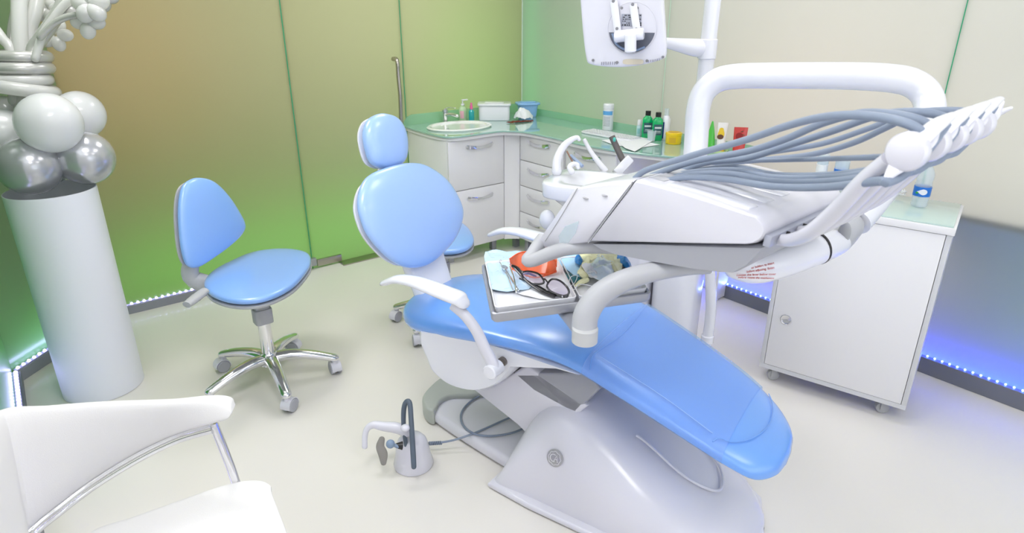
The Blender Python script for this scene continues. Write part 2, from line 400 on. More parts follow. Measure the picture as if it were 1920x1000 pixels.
seat_st = [(-.175, .08, .05, .555, .515), (-.165, .08, .12, .575, .50), (-.13, .08, .19, .598, .49), (-.06, .08, .245, .618, .488), (.03, .075, .272, .635, .50),
           (.2, .07, .282, .652, .535), (.4, .07, .285, .672, .57), (.6, .07, .285, .685, .59), (.74, .07, .283, .672, .58),
           (.86, .068, .275, .632, .545), (1.0, .062, .262, .585, .50), (1.15, .05, .245, .532, .45), (1.26, .035, .22, .492, .41), (1.33, .02, .18, .465, .385), (1.375, .015, .11, .445, .385), (1.39, .01, .03, .425, .40)]
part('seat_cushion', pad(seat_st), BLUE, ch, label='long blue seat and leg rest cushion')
cov = [(u, vc+.002, hw+.006, zt+.006, zb-.004) for u, vc, hw, zt, zb in [(.765, .07, .281, .668, .575), (.86, .068, .275, .634, .547), (1.0, .062, .262, .587, .50), (1.15, .05, .245, .534, .452), (1.235, .04, .226, .503, .42)]]
part('leg_rest_cover', pad(cov, ex=3.2), clear('clear_blue_cover', (.62, .80, 1), .80, .10), ch, label='clear plastic cover over the leg rest')
# rim line of the clear cover at the foot end
def cast_on(o, px, py):
    dg = bpy.context.evaluated_depsgraph_get(); bpy.context.view_layer.update()
    Wm = o.matrix_world.inverted(); a = Wm @ CO; d = (Wm.to_3x3() @ ray(px, py)).normalized()
    h, loc, nrm, _ = o.ray_cast(a, d)
    return (o.matrix_world @ loc, (o.matrix_world.to_3x3() @ nrm).normalized()) if h else (None, None)
sc_o = [o for o in ch.children if o.name.startswith('seat_cushion')][0]
def welt(px, r, m_, nm, lab):
    P = []
    for q in cat([(a, b, 0) for a, b in px], 6):
        l, n_ = cast_on(sc_o, q[0], q[1])
        if l: P.append(tuple(l+n_*(.0062)))
    if len(P) > 2: part(nm, tube(P, r, 6, 1), m_, ch, label=lab)
welt([(1400, 694), (1425, 720), (1444, 752), (1447, 780), (1434, 806), (1405, 826), (1370, 831), (1348, 824), (1335, 830)], .0018, BLUE, 'cover_welt', 'raised edge of the clear cover at the foot end')
welt([(1216, 566), (1200, 590), (1165, 630), (1125, 658), (1110, 672), (1106, 695)], .0016, BLUE, 'cover_welt', 'raised edge of the clear cover at the knees')
welt([(1125, 672), (1180, 706), (1250, 752), (1335, 815)], .0016, BLUE_L, 'cover_fold', 'pale fold line along the near side of the cover')
# backrest and headrest
bn = (CU*math.cos(math.radians(22))+CZ*math.sin(math.radians(22))).normalized()
bup = (CZ*math.cos(math.radians(22))-CU*math.sin(math.radians(22))).normalized()
def tracepad(px, o, nrm, upv, s=1.0, k=6):
    x = upv.cross(nrm).normalized(); M = frame(o, x, upv)
    P = cat(to2d([at_pl(a, b, o, nrm) for a, b in px], M), k, True)
    return P, M
back_px = [(765, 306), (800, 312), (838, 340), (862, 380), (866, 410), (850, 452), (810, 492), (772, 503), (735, 490), (697, 452), (678, 415), (671, 375), (685, 335), (722, 315)]
P, Mb = tracepad(back_px, cw(-.17, .07, .90), bn, bup)
bback = cushion(P, Mb, .050, .045, 2.4, 14)
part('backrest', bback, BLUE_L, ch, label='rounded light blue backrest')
part('backrest_shell', cushion([(a*.93, b*.93) for a, b in P], Mb @ Matrix.Translation((0, 0, -.055)), .01, .03, 3.0), WHITE, ch, label='white shell behind the backrest')
head_px = [(718, 213), (742, 221), (757, 243), (762, 275), (757, 302), (738, 315), (715, 317), (696, 306), (686, 280), (682, 250), (688, 228), (700, 217)]
hn = (CU*math.cos(math.radians(14))+CZ*math.sin(math.radians(14))).normalized(); hup = (CZ*math.cos(math.radians(14))-CU*math.sin(math.radians(14))).normalized()
P, Mh = tracepad(head_px, cw(-.32, .07, 1.2), hn, hup)
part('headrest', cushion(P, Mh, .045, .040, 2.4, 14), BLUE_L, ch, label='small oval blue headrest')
part('headrest_shell', cushion([(a*.94, b*.94) for a, b in P], Mh @ Matrix.Translation((0, 0, -.045)), .005, .02, 3.0), WHITE, ch)
part('headrest_bar', tube([cw(-.345, .07, 1.15), cw(-.315, .07, 1.05), cw(-.28, .07, .98)], .014, 12), CHROME, ch)
# backrest bracket (white curved plate)
rings = []
for u, z, hw, th in [(-.24, .95, .10, .03), (-.20, .80, .12, .035), (-.155, .68, .11, .04), (-.12, .60, .10, .045), (-.08, .52, .11, .05), (.02, .47, .13, .05)]:
    rings.append([cw(u+a*th, .07+b*hw, z) for a, b in sup(1, 1, 4, 24)])
part('backrest_bracket', loft(rings), WHITE, ch, label='white curved backrest bracket')
# under-seat shell traced in side profile
def side(px, v, k=0):
    o = cw(0, v, 0); pts = [at_pl(a, b, o, CV) for a, b in px]
    return [((p-COR).dot(CU), p.z) for p in pts]
PM = frame(COR, CU, CZ)   # x=u, y=z, z = CU x CZ = -CV
sh = [(787, 618), (787, 640), (800, 672), (812, 697), (845, 722), (892, 733), (932, 722), (956, 700), (966, 686), (1062, 690), (1105, 700), (1040, 665), (940, 640), (868, 625)]
sh = cat(sh[:9], 4)+sh[9:]
prof = side(sh, -.19)
prof = [(a, min(b, .60)) for a, b in prof]
rings = []
for vv, sc_ in [(-.205, .90), (-.215+.01, .93), (-.19, .985), (-.16, 1.0), (.0, 1.0), (.14, 1.0), (.30, 1.0), (.335, .985), (.35, .93)]:
    c = (.33, .53); rings.append([cw(c[0]+(a-c[0])*sc_, vv, c[1]+(b-c[1])*sc_) for a, b in prof])
part('seat_shell', loft(rings), WHITE, ch, label='glossy white shell under the seat', sharp=50)
part('armrest_socket', merge(cyl(at_pl(944, 677, cw(0, -.205, 0), CV), at_pl(944, 677, cw(0, -.205, 0), CV)+CV*-.012, .017)), mat('brown_grey_knob', (.16, .14, .13), .35), ch, label='dark round socket beside the armrest hinge')
# armrests
def arm(name_v, pxpad, pxpost, joint):
    v = name_v; o = cw(0, v, 0)
    pp = [at_pl(x, y, o, CV) for x, y in pxpad]
    g = tube([(p.x, p.y, p.z, r) for p, r in zip(pp, [.022, .029, .034, .038, .040, .040, .032])], .03, 20, 5, flat=.52, up=CZ, round_end=True)
    a = part('armrest', g, WHITE, ch, label='white curved armrest pad')
    qq = [at_pl(x, y, o, CV) for x, y in pxpost]
    part('armrest_post', tube([(p.x, p.y, p.z, r) for p, r in zip(qq, [.022, .021, .022, .023, .024, .024])], .02, 18, 5, flat=.8, up=CV), WHITE2, a, label='curved white post under the pad')
    j = at_pl(*joint, o, CV)
    part('hinge_cap', cyl(j-CV*.03, j+CV*.03, .027, 24, bev=.004), WHITE, a)
padpx = [(722, 530), (745, 524), (775, 528), (805, 538), (835, 550), (858, 559), (866, 566)]
postpx = [(850, 572), (872, 592), (893, 620), (907, 650), (920, 675), (926, 690)]
arm(-.27, padpx, postpx, (926, 693))
# the far armrest is the same pad on the other side
for nm, g0, mt, lb in [('armrest', None, None, None)]:
    o0 = [o for o in ch.children if o.name.startswith('armrest') and o.get('label') == 'white curved armrest pad'][0]
    c = copy_tree(o0, ch); c.location = (0, .685, 0)
# lift link
lk = side([(855, 738), (905, 738), (968, 700), (1085, 780), (1060, 800), (980, 845), (950, 815)], -.17)
part('lift_arm', prism(lk, -.17, .17, Matrix.Translation(CV*0) @ PM @ Matrix.Translation((0, 0, -.07+.0)), .012), WHITE2, ch, label='white slanted lift arm', sharp=40)
part('lift_cover', prism(side([(960, 700), (1110, 700), (1125, 730), (1078, 778), (1000, 735)], -.10), -.21, .10, PM, .01), UNDER, ch, label='cover plate behind the lift arm with shade put into its grey')  # shade of the recess put into the plate colour
# base
bm_prof = [(.42, .012), (.425, .05), (.45, .13), (.49, .24), (.54, .33), (.60, .385), (.68, .40), (.76, .375), (.90, .30), (1.05, .21), (1.18, .13), (1.28, .075), (1.34, .03), (1.345, .012)]
def base_shell():
    rings = []
    n = 40
    prof = [p for p in bm_prof]
    us = cat(prof, 4)
    for (u, z) in us:
        z = max(z, .013)
        t = max(0, (u-.95)/.40); hw = .31*math.sqrt(max(0.02, 1-t**2.2)) if u > .95 else .31
        vc = .07+.0*t-.07*(u-.44)*0
        hw += .012*math.exp(-((u-.44)/.1)**2)
        r = []
        for k in range(n+1):
            s = -1+2*k/n
            e = 1-abs(s)**5
            inner = z*(.72+.28*(1-abs(s)**2.5)) if z > .05 else z
            zz = inner*(e**.32) if abs(s) < 1 else 0
            r.append(cw(u, vc+hw*s, max(zz, .012)))
        r += [cw(u, vc+hw*s, .004) for s in [1-2*k/n for k in range(n+1)]]
        rings.append(r)
    return loft(rings)
part('base', base_shell(), WHITE2, ch, label='moulded white chair base', sharp=50)
flare = []
part("base_foot", prism([(a, b) for a, b in [((.0+u), v) for u, v in [(.41, -.262), (.60, -.275), (.9, -.27), (1.10, -.22), (1.27, -.08), (1.355, .07), (1.30, .25), (1.15, .36), (.9, .40), (.42, .40)]]], .003, .03, CM, .01), WHITE2, ch, label='low white flange round the base')
# recessed oval on the base top
rc = []
part('top_recess', tube([cw(u, v, z) for u, v, z in [(.90, -.03, .31), (.95, -.03, .29), (1.08, -.02, .21), (1.17, .03, .155), (1.19, .09, .14), (1.15, .17, .16), (1.05, .20, .21), (.85, .20, .33)]], .0055, 8, 6), WHITE2, ch, label='rounded rim on the base top')
fp = [(-.10, .26), (-.135, .20), (-.14, .10), (-.12, .0), (-.06, -.055), (.05, -.085), (.25, -.12), (.46, -.15), (.46, .40), (.0, .36)]
part('foot_plate', prism(cat(fp[:8], 4)+fp[8:], .004, .062, CM, .022, 4), WHITE2, ch, label='flat white foot plate')
gp = [(-.155, .28), (-.17, .18), (-.165, .08), (-.135, -.02), (-.07, -.075), (-.02, -.075), (-.045, .0), (-.03, .06), (.05, .12), (.12, .2), (.12, .34), (-.1, .34)]
part('end_cap', prism(cat(gp[:10], 4)+gp[10:], .004, .085, CM, .028, 4), mat('grey_cap', (.44, .47, .44), .4), ch, label='grey rounded end cap of the foot plate')
# emblem
ec = at_pl(1041, 859, cw(0, -.252, 0), CV)
# emblem placed by casting onto the base mesh
bo = [o for o in ch.children if o.name.startswith('base') and o.get('label') == 'moulded white chair base'][0]
el, en = cast_on(bo, 1041, 859)
if el:
    xx = (CU-en*CU.dot(en)).normalized(); yy = en.cross(xx); Me = frame(el+en*.001, xx, yy)
    em = part('emblem', lathe([(.0001, 0), (.032, 0), (.032, .003), (.0295, .004), (.0001, .004)], Me, 40), mat('emblem_silver', (.42, .42, .44), .3, metal=.6), ch, label='round silver maker emblem')
    ring = [(.024*(1+.06*math.cos(8*a)), a) for a in [2*PI*k/64 for k in range(64)]]
    g1 = tube([Me @ V((r*math.cos(a), r*math.sin(a), .0042)) for r, a in ring], .0011, 6, 0, closed=True)
    arc = tube([Me @ V((-.004+.013*math.cos(a), .013*math.sin(a), .0042)) for a in [math.radians(d) for d in range(60, 301, 12)]], .0016, 6, 0)
    aa = merge(tube([Me @ V(p) for p in [(-.001, -.012, .0042), (.007, .013, .0042), (.014, -.012, .0042)]], .0014, 6, 0), tube([Me @ V(p) for p in [(.002, -.003, .0042), (.012, -.003, .0042)]], .0012, 6, 0))
    part('letters', merge(g1, arc, aa), mat('emblem_pale', (.75, .75, .77), .35), em, label='pale ring with the letters C and A')
#@@STOOLS
# ------------------------------------------------------------------ operator stools
def stool():
    c = V((-2.655, -1.325, 0)); t = thing('rolling_stool', 'blue rolling stool with a blue backrest beside the white plinth', 'stool', c)
    fw = V((math.cos(math.radians(-58)), math.sin(math.radians(-58)), 0))
    # five star base
    for k in range(5):
        a = math.radians(-96+72*k); d = V((math.cos(a), math.sin(a), 0)); R = .305
        P = [c+d*.02+CZ*.135, c+d*.10+CZ*.142, c+d*.20+CZ*.125, c+d*R+CZ*.092]
        rr = [.034, .031, .028, .024]
        g = tube([(*p, r) for p, r in zip(P, rr)], .02, 14, 5, flat=.80, up=CZ, round_end=True)
        leg = part('leg', g, CHROME, t, label='polished metal base arm')
        s = d.cross(CZ); e = c+d*R
        wob = math.radians(35+50*k); wd = V((math.cos(wob), math.sin(wob), 0)); ws = wd.cross(CZ)
        o = e+wd*.012
        W = frame(o+CZ*.027-ws*.0, wd, CZ)
        wheel = merge(cyl(o+CZ*.032-ws*.027, o+CZ*.032-ws*.006, .0315, 24, bev=.003), cyl(o+CZ*.032+ws*.006, o+CZ*.032+ws*.027, .0315, 24, bev=.003))
        cs = part('caster', wheel, GREYW, leg, label='twin grey caster wheel')
        hood = []
        for j in range(0, 13):
            aa = math.radians(-10+200*j/12); hood.append([o+CZ*(.032)+wd*math.cos(aa)*r+CZ*math.sin(aa)*r+ws*s2 for r, s2 in ((.038, -.024), (.038, .024), (.034, .024), (.034, -.024))])
        part('caster_hood', merge(loft(hood), cyl(e+CZ*.062, e+CZ*.088, .014, 16)), WHITE2, leg, label='pale caster hood')
    part('hub', cyl(c+CZ*.105, c+CZ*.170, .048, 28, .038, bev=.004), CHROME, t)
    part('gas_column', cyl(c+CZ*.15, c+CZ*.37, .030, 24), CHROME, t, label='chrome gas column')
    part('column_sleeve', merge(prism(sup(.042, .038, 5, 24), .33, .405, Matrix.Translation(c), .004), prism(sup(.034, .030, 4, 24), .40, .51, Matrix.Translation(c), .003)), GREYP, t, label='grey sleeve on the column')
    part('height_lever', tube([c+V((.02, .0, .41)), c+V((.055, .02, .45)), c+V((.10, .05, .50))], .005, 8), GREYP, t)
    z = .545
    px = [(383, 533), (398, 512), (430, 494), (470, 477), (510, 470), (550, 470), (577, 477), (583, 492), (573, 512), (548, 538), (510, 558), (470, 567), (428, 565), (394, 552)]
    M = frame(c+CZ*z, (1, 0, 0), (0, 1, 0)); P = cat(to2d([at_z(a, b, z) for a, b in px], M), 5, True)
    sc2 = part('seat', cushion(P, M, .030, .036, 2.8, 14), BLUE_S, t, label='blue padded seat')
    part('seat_pan', cushion([(a*1.005, b*1.005) for a, b in P], M @ Matrix.Translation((0, 0, -.026)), .006, .020, 4), GREYP, t, label='grey shell under the seat')
    n = (fw*math.cos(math.radians(10))+CZ*math.sin(math.radians(10))).normalized(); up = (CZ*math.cos(math.radians(10))-fw*math.sin(math.radians(10))).normalized()
    o = V((-2.76, -1.075, .78))
    px = [(380, 334), (402, 342), (425, 364), (445, 393), (459, 422), (452, 441), (430, 462), (400, 484), (372, 501), (353, 500), (343, 480), (337, 440), (335, 390), (341, 352), (358, 336)]
    P, M = tracepad(px, o, n, up, k=5)
    part('backrest', cushion(P, M @ Matrix.Translation((0, 0, .0)), .034, .036, 2.4, 14), BLUE_S, t, label='blue padded backrest')
    part('backrest_shell', cushion([(a*.95, b*.95) for a, b in P], M @ Matrix.Translation((0, 0, -.035)), .005, .02, 4), GREYL, t, label='pale grey shell behind the backrest')
    b0 = at_pl(370, 500, o-fw*.03, n); 
    part('backrest_post', tube([(*(o-fw*.05+CZ*-.05), .034), (*(b0-fw*.03+CZ*.02), .038), (*(b0-fw*.035-CZ*.07), .046), (*(c-fw*.17+CZ*.480), .044), (*(c-fw*.08+CZ*.495), .028)], .03, 18, 5, flat=.8, up=CZ.cross(fw)), mat('post_grey', (.50, .51, .54), .4), t, label='grey curved backrest post')
    k0 = at_t(385, 545, 2.72); k1 = at_t(350, 572, 2.62)
    part('adjustment_knob', tube([(*k0, .020), (*((k0+k1)/2), .024), (*k1, .020)], .02, 16, 2, flat=.7, up=CZ), GREYP, t, label='grey winged adjustment knob')
    return t
st1 = stool()
st2 = copy_tree(st1); st2['label'] = 'blue rolling stool half hidden behind the dental chair backrest'
st1['group'] = st2['group'] = 'blue rolling stools'
st2.location = (-1.64, -1.31, 0); st2.rotation_euler = (0, 0, math.radians(14)); st2.scale = (.94, .94, .96)

# ------------------------------------------------------------------ white plinth with balloons
pc = V((-3.318, -.845, 0)); pr_ = .172
solo('plinth', lathe([(pr_, .002), (pr_, .99), (pr_-.004, .99), (pr_-.004, .80), (.0001, .80), (.0001, .78), (pr_-.01, .78), (pr_-.01, .002)], o=pc, n=64), PLINTH, 'tall white cylindrical plinth standing in the left corner', 'plinth', pc)
bal = thing('balloon_decoration', 'white and silver balloon arrangement on top of the white plinth', 'balloons', (pc.x, pc.y, .80))
BW = frosted('white_latex', (.86, .87, .88), (.85, .87, .88), .25, .35, .6)
BS = mat('silver_pearl_latex', (.50, .51, .54), .22, metal=.55, coat=.4)
BWS = frosted('translucent_white_latex', (.80, .81, .80), (.85, .85, .82), .2, .45, .6)
BG = mat('grey_pearl_latex', (.50, .50, .48), .25, metal=.3, coat=.5)
tb = 2.76
def balloon(px, py, R, t, m, tilt=(0, 0, 1), k=1.12, lab=None):
    c = at_t(px, py, t); r = R*t/F; tl = V(tilt).normalized(); M = frame(c, tl.orthogonal(), tl.cross(tl.orthogonal()))
    prf = [(.012*k, -1.24*k), (.10, -1.14*k), (.06, -1.12*k)]+[(math.sin(a)*(1 if a > PI/2 else 1-.0), -math.cos(a)*(k if a < PI/2 else 1.0)) for a in [PI*j/18 for j in range(1, 18)]]+[(0, 1)]
    g = lathe([(p*r, q*r) for p, q in prf], M, 32)
    part('round_balloon', g, m, bal, label=lab)
balloon(150, 215, 43, tb+.08, BW, (.2, .6, .3), 1.02, 'white round balloon')
balloon(10, 225, 44, tb+.1, BW, (-.3, .5, .3), 1.02, 'white round balloon')
balloon(5, 250, 45, tb-.05, BW, (-.5, .0, .2), 1.02, 'white round balloon')
balloon(160, 296, 50, tb+.02, BS, (.9, -.1, -.2), 1.05, 'silver round balloon')
balloon(55, 312, 54, tb-.10, BS, (0, -1, -.4), 1.02, 'silver round balloon')
balloon(93, 231, 55, tb-.14, BW, (.5, -.9, .1), 1.05, 'white round balloon')
balloon(90, 300, 46, tb+.14, BS, (0, 1, .2), 1.02, 'silver round balloon')
def longb(pts, rpx, m, dt=0, lab=None):
    P = [at_t(p[0], p[1], tb+dt+(p[2] if len(p) > 2 else 0)) for p in pts]; r = rpx*tb/F
    part('long_balloon', tube(P, r, 16, 7, round_end=True), m, bal, label=lab)
# stems
longb([(42, 222), (40, 120), (37, 60), (36, 0), (40, -60)], 13, BWS, 0, 'translucent white long balloon')
longb([(58, 215), (50, 130), (54, 60), (66, 20), (75, -40)], 12, BWS, .05, 'translucent white long balloon')
longb([(30, 220), (20, 110), (22, 60), (30, 10), (32, -40)], 8, BG, .10, 'grey long balloon')
longb([(62, 180), (62, 100), (75, 75), (96, 45), (118, 8), (125, -20)], 12, BG, -.03, 'grey long balloon')
longb([(26, 190), (22, 100), (4, 72), (-20, 40)], 9, BWS, -.02, 'translucent white long balloon')
longb([(66, 110), (80, 65), (100, 35), (122, 8), (150, -10)], 7, BWS, -.06, 'translucent white long balloon')
longb([(75, 70), (100, 45), (125, 32), (150, 28)], 6, BG, -.08, 'grey long balloon')
longb([(40, -20), (50, 30), (45, 100)], 9, BWS, .12, 'translucent white long balloon')
def coil(y, rpx, m, w=52, tilt=0, x0=38):
    c = at_t(x0, y, tb); R = w*tb/F; r = rpx*tb/F
    P = [c+V((R*math.cos(a), R*math.sin(a), r*.5*math.sin(a/2)+tilt*math.cos(a)*R)) for a in [2*PI*k/16 for k in range(17)]]
    part('wound_balloon', tube(P, r, 14, 4, round_end=True), m, bal, label='balloon wound around the stems')
coil(109, 11, BG, 43); coil(130, 11, BG, 46); coil(152, 10, BWS, 44); coil(168, 12, BWS, 52, -.18)
# flower heads
def flower(px, py, R, n, m, dt=0, rp=None, ang=0):
    c = at_t(px, py, tb+dt); s = tb/F
    for k in range(n):
        a = 2*PI*k/n+ang; d = cr*math.cos(a)+cu*math.sin(a); q = c+d*R*s
        M = frame(q, d, d.cross(cf))
        part('petal_balloon', ball(q, (rp or R*.62)*s, 1.25, 1, 1, M), m, bal)
flower(128, 5, 20, 5, BWS, 0); flower(165, 42, 15, 4, BWS, -.05, 13); flower(105, 66, 18, 5, BWS, .12, 12)
flower(170, 10, 16, 5, BWS, -.1, 15, .4); flower(195, -5, 12, 4, BG, -.05, 12); flower(92, 18, 16, 5, BWS, .2, 13)

# ------------------------------------------------------------------ visitor chair in the foreground
vc = V((-3.36, -2.75, 0)); vt = thing('visitor_chair', 'white padded visitor chair with chrome frame in the near left corner', 'chair', vc)
top = [(437, 764, .695), (430, 748, .712), (395, 744, .72), (330, 750, .733), (260, 752, .748), (180, 755, .77), (90, 762, .79), (0, 770, .81)]
low = [(437, 770, .690), (428, 783, .672), (395, 793, .650), (330, 812, .615), (260, 845, .585), (180, 893, .55), (110, 945, .525), (45, 1003, .50)]
ext_t = [V((-3.60, -2.55, .815)), V((-3.622, -2.74, .805)), V((-3.62, -3.0, .75)), V((-3.60, -3.14, .70))]
ext_l = [V((-3.607, -2.60, .49)), V((-3.627, -2.76, .51)), V((-3.62, -3.0, .58)), V((-3.60, -3.14, .66))]
T_ = [tuple(at_z(*p)) for p in top]+[tuple(p) for p in ext_t]; L_ = [tuple(at_z(*p)) for p in low]+[tuple(p) for p in ext_l]
T_ = [V(p) for p in cat(T_, 4)]; L_ = [V(p) for p in cat(L_, 4)]
rings = []; nn = len(T_)
for i, (a, b) in enumerate(zip(T_, L_)):
    i_ = min(max(i, 7), nn-5); tg = (T_[i_+2]-T_[i_-3]); tg.z = 0; tg.normalize(); nm = CZ.cross(tg)
    mid = (a+b)/2; h = (a-b)/2; 
    rings.append([mid+h*math.copysign(abs(math.sin(t))**(2/3.6), math.sin(t))+nm*.021*math.copysign(abs(math.cos(t))**(2/2.6), math.cos(t)) for t in [2*PI*k/28 for k in range(28)]])
part('backrest', loft(rings), LEATH, vt, label='white leatherette curved backrest')
tubeP = [V(p)+V((0, 0, -.008)) for p in cat([tuple(at_z(*p)) for p in low[2:]]+[tuple(p) for p in ext_l], 2)]
part('back_rail', tube(tubeP, .010, 12, 3), CHROME, vt, label='chrome rail along the lower edge of the backrest')
part('back_rail_lower', tube([p+V((.0, -.004, -.019)) for p in tubeP[:12]], .006, 10, 3), CHROME, vt)
q0 = at_z(400, 794, .64); q1 = at_z(442, 905, .452)
part('rear_leg', tube([q0, q1, V((q1.x-.0, q1.y-.02, .25)), V((q1.x+.005, q1.y+.02, .01))], .0125, 14, 4), CHROME, vt, label='chrome rear leg')
spx = [(512, 932), (507, 912), (480, 903), (430, 910), (345, 938), (250, 972), (170, 1000)]
zs = .455; so = V((-3.3, -2.8, zs)); M = frame(so, (1, 0, 0), (0, 1, 0))
sp = [at_z(a, b, zs) for a, b in spx]+[V((-3.53, -2.60, zs)), V((-3.58, -2.72, zs)), V((-3.58, -2.95, zs)), V((-3.50, -3.09, zs)), V((-3.3, -3.11, zs)), V((-3.14, -3.07, zs)), V((-3.09, -2.93, zs))]
part('seat', cushion(cat(to2d(sp, M), 5, True), M, .012, .045, 4), LEATH, vt, label='white leatherette seat')
for a, b in ((-3.56, -2.62), (-3.52, -3.08), (-3.12, -3.06)):
    part('leg', tube([V((a, b, .44)), V((a, b, .2)), V((a, b, .006))], .0125, 12, 2), CHROME, vt)

# ------------------------------------------------------------------ foot control
fc = at_z(772, 868, 0); fc = V((-2.42, -2.30, 0)); ft = thing('foot_control', 'grey white foot control pedal on the floor beside the chair base', 'foot pedal', fc)
pf = [(.078, .002), (.080, .012), (.072, .045), (.066, .085), (.058, .115), (.045, .132), (.025, .140), (.0001, .142)]
part('housing', lathe(pf, Matrix.Translation(fc), 36), WHITE2, ft, label='rounded pale housing')
ta = at_t(768, 752, 2.62)
hoop = [(762, 842), (757, 800), (757, 770), (761, 755), (768, 756), (771, 790), (774, 840), (776, 876)]
part('carry_hoop', tube([(*at_t(x, y, 2.50-.06*i/7), r) for i, ((x, y), r) in enumerate(zip(hoop, [.008, .009, .010, .010, .010, .010, .0105, .010]))], .009, 12, 6, round_end=True), mat('dark_slate_hoop', (.10, .13, .17), .4), ft, label='dark grey carrying hoop')
lev = [(762, 812), (745, 803), (720, 800), (700, 797), (688, 805), (684, 820), (684, 838)]
part('lever', tube([(*at_t(x, y, 2.50), r) for (x, y), r in zip(lev, [.019, .022, .019, .015, .012, .011, .011])], .01, 14, 6, flat=.8, up=cf, round_end=True), WHITE2, ft, label='curved pale lever')
part('pivot_cap', ball(at_t(760, 803, 2.45), .018, 1, 1, .8), WHITE2, ft)
part('side_pedal', tube([(*at_t(x, y, 2.50), r) for (x, y), r in zip([(716, 824), (713, 838), (718, 852), (719, 868)], [.012, .017, .019, .012])], .018, 16, 5, flat=.35, up=cf, round_end=True), mat('brown_grey_pedal', (.27, .26, .24), .45), ft, label='brown grey side pedal')
part('joystick', merge(ball(at_t(732, 833, 2.43), .017), tube([at_t(736, 834, 2.43), at_t(747, 838, 2.44)], .007, 10, 1)), mat('blue_grey_knob', (.22, .30, .42), .4), ft, label='blue grey ball joystick')
part('joystick_boot', cyl(at_t(741, 836, 2.44), at_t(754, 836, 2.45), .008, 16, .017), DARK, ft, label='black rubber boot')
cb = [(806, 832, .045), (818, 831, .044), (845, 827, .05), (875, 818, .068), (910, 804, .07), (950, 786, .072), (985, 772, .072)]
cb2 = [(990, 800, .07), (960, 812, .072), (920, 818, .071), (888, 813, .07), (868, 797, .07), (865, 775, .07), (880, 755, .07), (905, 740, .07), (930, 732, .07)]
part('cable', tube([at_z(*p) for p in cb], .0045, 8, 6), HOSE, ft, label='dark grey cable')
part('cable_loop', tube([at_z(*p) for p in cb2], .0045, 8, 6), HOSE, ft, label='loop of dark grey cable')
sr = [at_z(806+k*3.4, 832-k*.2, .045) for k in range(7)]
part('strain_relief', merge(*[lathe([(.0045, -.002), (.0085, -.002), (.0085, .002), (.0045, .002)], frame(p, (0, 1, 0), (0, 0, 1)), 14) for p in sr]), HOSE, ft, label='ribbed cable sleeve')
#@@CABINETS
from mathutils import noise as NZ
def wrinkled(pts, z0, amp=.006, fr=40, th=.002, dome=.0, k=9, sub=5, seed=0, closed=True):
    P = [V(p) for p in cat([tuple(p) for p in pts], sub, True)]; n = len(P); c = sum(P, V())/n
    def z(p): return z0+amp*(NZ.noise(V((p.x*fr, p.y*fr, seed)))+.5*NZ.noise(V((p.x*fr*2.3, p.y*fr*2.3, seed+9)))+.9)
    up, dn = [], []
    for i in range(k, 0, -1):
        s = i/k; up.append([V((c.x+(p.x-c.x)*s, c.y+(p.y-c.y)*s, 0)) for p in P])
    rings_up = [[V((p.x, p.y, z(p)+th+dome*(1-((j_k:=(k-i))/k and (1-(k-(k-i))/k))**2) if False else z(p)+th+dome*(1-((k-i)/k)**2)))for p in r] for i, r in enumerate(up)]
    rings_dn = [[V((p.x, p.y, z(p) if i == 0 else min(z(p), z0+amp*.9)+dome*(1-((k-i)/k)**2)*.9)) for p in r] for i, r in enumerate(up)]
    v, f = [], []
    for side_, rr in ((0, rings_up), (1, rings_dn)):
        o = len(v)
        for r in rr: v += r
        v.append(V((c.x, c.y, z(c)+(th if side_ == 0 else 0)+dome)))
        for i in range(k-1):
            for j in range(n):
                q = (o+i*n+j, o+i*n+(j+1) % n, o+(i+1)*n+(j+1) % n, o+(i+1)*n+j); f.append(q if side_ == 0 else q[::-1])
        for j in range(n):
            q = (o+(k-1)*n+j, o+(k-1)*n+(j+1) % n, o+k*n); f.append(q if side_ == 0 else q[::-1])
    o2 = k*n+1
    for j in range(n): f.append((j, o2+j, o2+(j+1) % n, (j+1) % n))
    return v, f
# ------------------------------------------------------------------ wall counter and its cabinets
CT = .932
edge = [(-1.13, -.10), (-1.135, -.40), (-1.115, -.555), (-1.05, -.605), (-.92, -.61), (-.78, -.605), (-.66, -.625), (-.585, -.72), (-.565, -.86), (-.565, -1.05), (-.575, -1.3), (-.545, -1.58), (-.45, -1.86), (-.33, -2.06), (-.18, -2.18), (-.05, -2.235)]
poly = cat(edge, 5)+[(-.006, -2.24), (-.006, -.006), (-1.10, -.006), (-1.125, -.03)]
ct = thing('worktop', 'curved green glass worktop running round the back corner', 'worktop', (-.5, -.3, .9))
part('glass_top', prism(poly, CT-.012, CT, None, .002, 1), GLASS_C, ct, label='green glass top', sharp=30)
inner = [(x+(.012 if x < -.1 else 0), y+.010) for x, y in cat(edge, 5)]
part('board', prism(inner+[(-.008, -2.21), (-.008, -.008), (-1.11, -.008)], CT-.034, CT-.0125, None, 0), LAM, ct, label='white board under the glass', sharp=30)
bs1 = [(-1.125, CT), (-1.115, CT+.03), (-1.09, CT+.06), (-1.05, CT+.075), (-.006, CT+.075), (-.006, CT)]
part('backsplash', prism(bs1, 0, .006, Matrix(((1, 0, 0, 0), (0, 0, 1, -.013), (0, 1, 0, .0005), (0, 0, 0, 1)))), GLASS_B, ct, label='low glass backsplash', sharp=30)
bs2 = [(-.014, CT), (-.014, CT+.05), (-2.14, CT+.05), (-2.19, CT+.045), (-2.22, CT+.025), (-2.235, CT)]
part('backsplash', prism(bs2, 0, .006, Matrix(((0, 0, 1, -.013), (1, 0, 0, 0), (0, 1, 0, .0005), (0, 0, 0, 1)))), GLASS_B, ct, label='low glass backsplash', sharp=30)
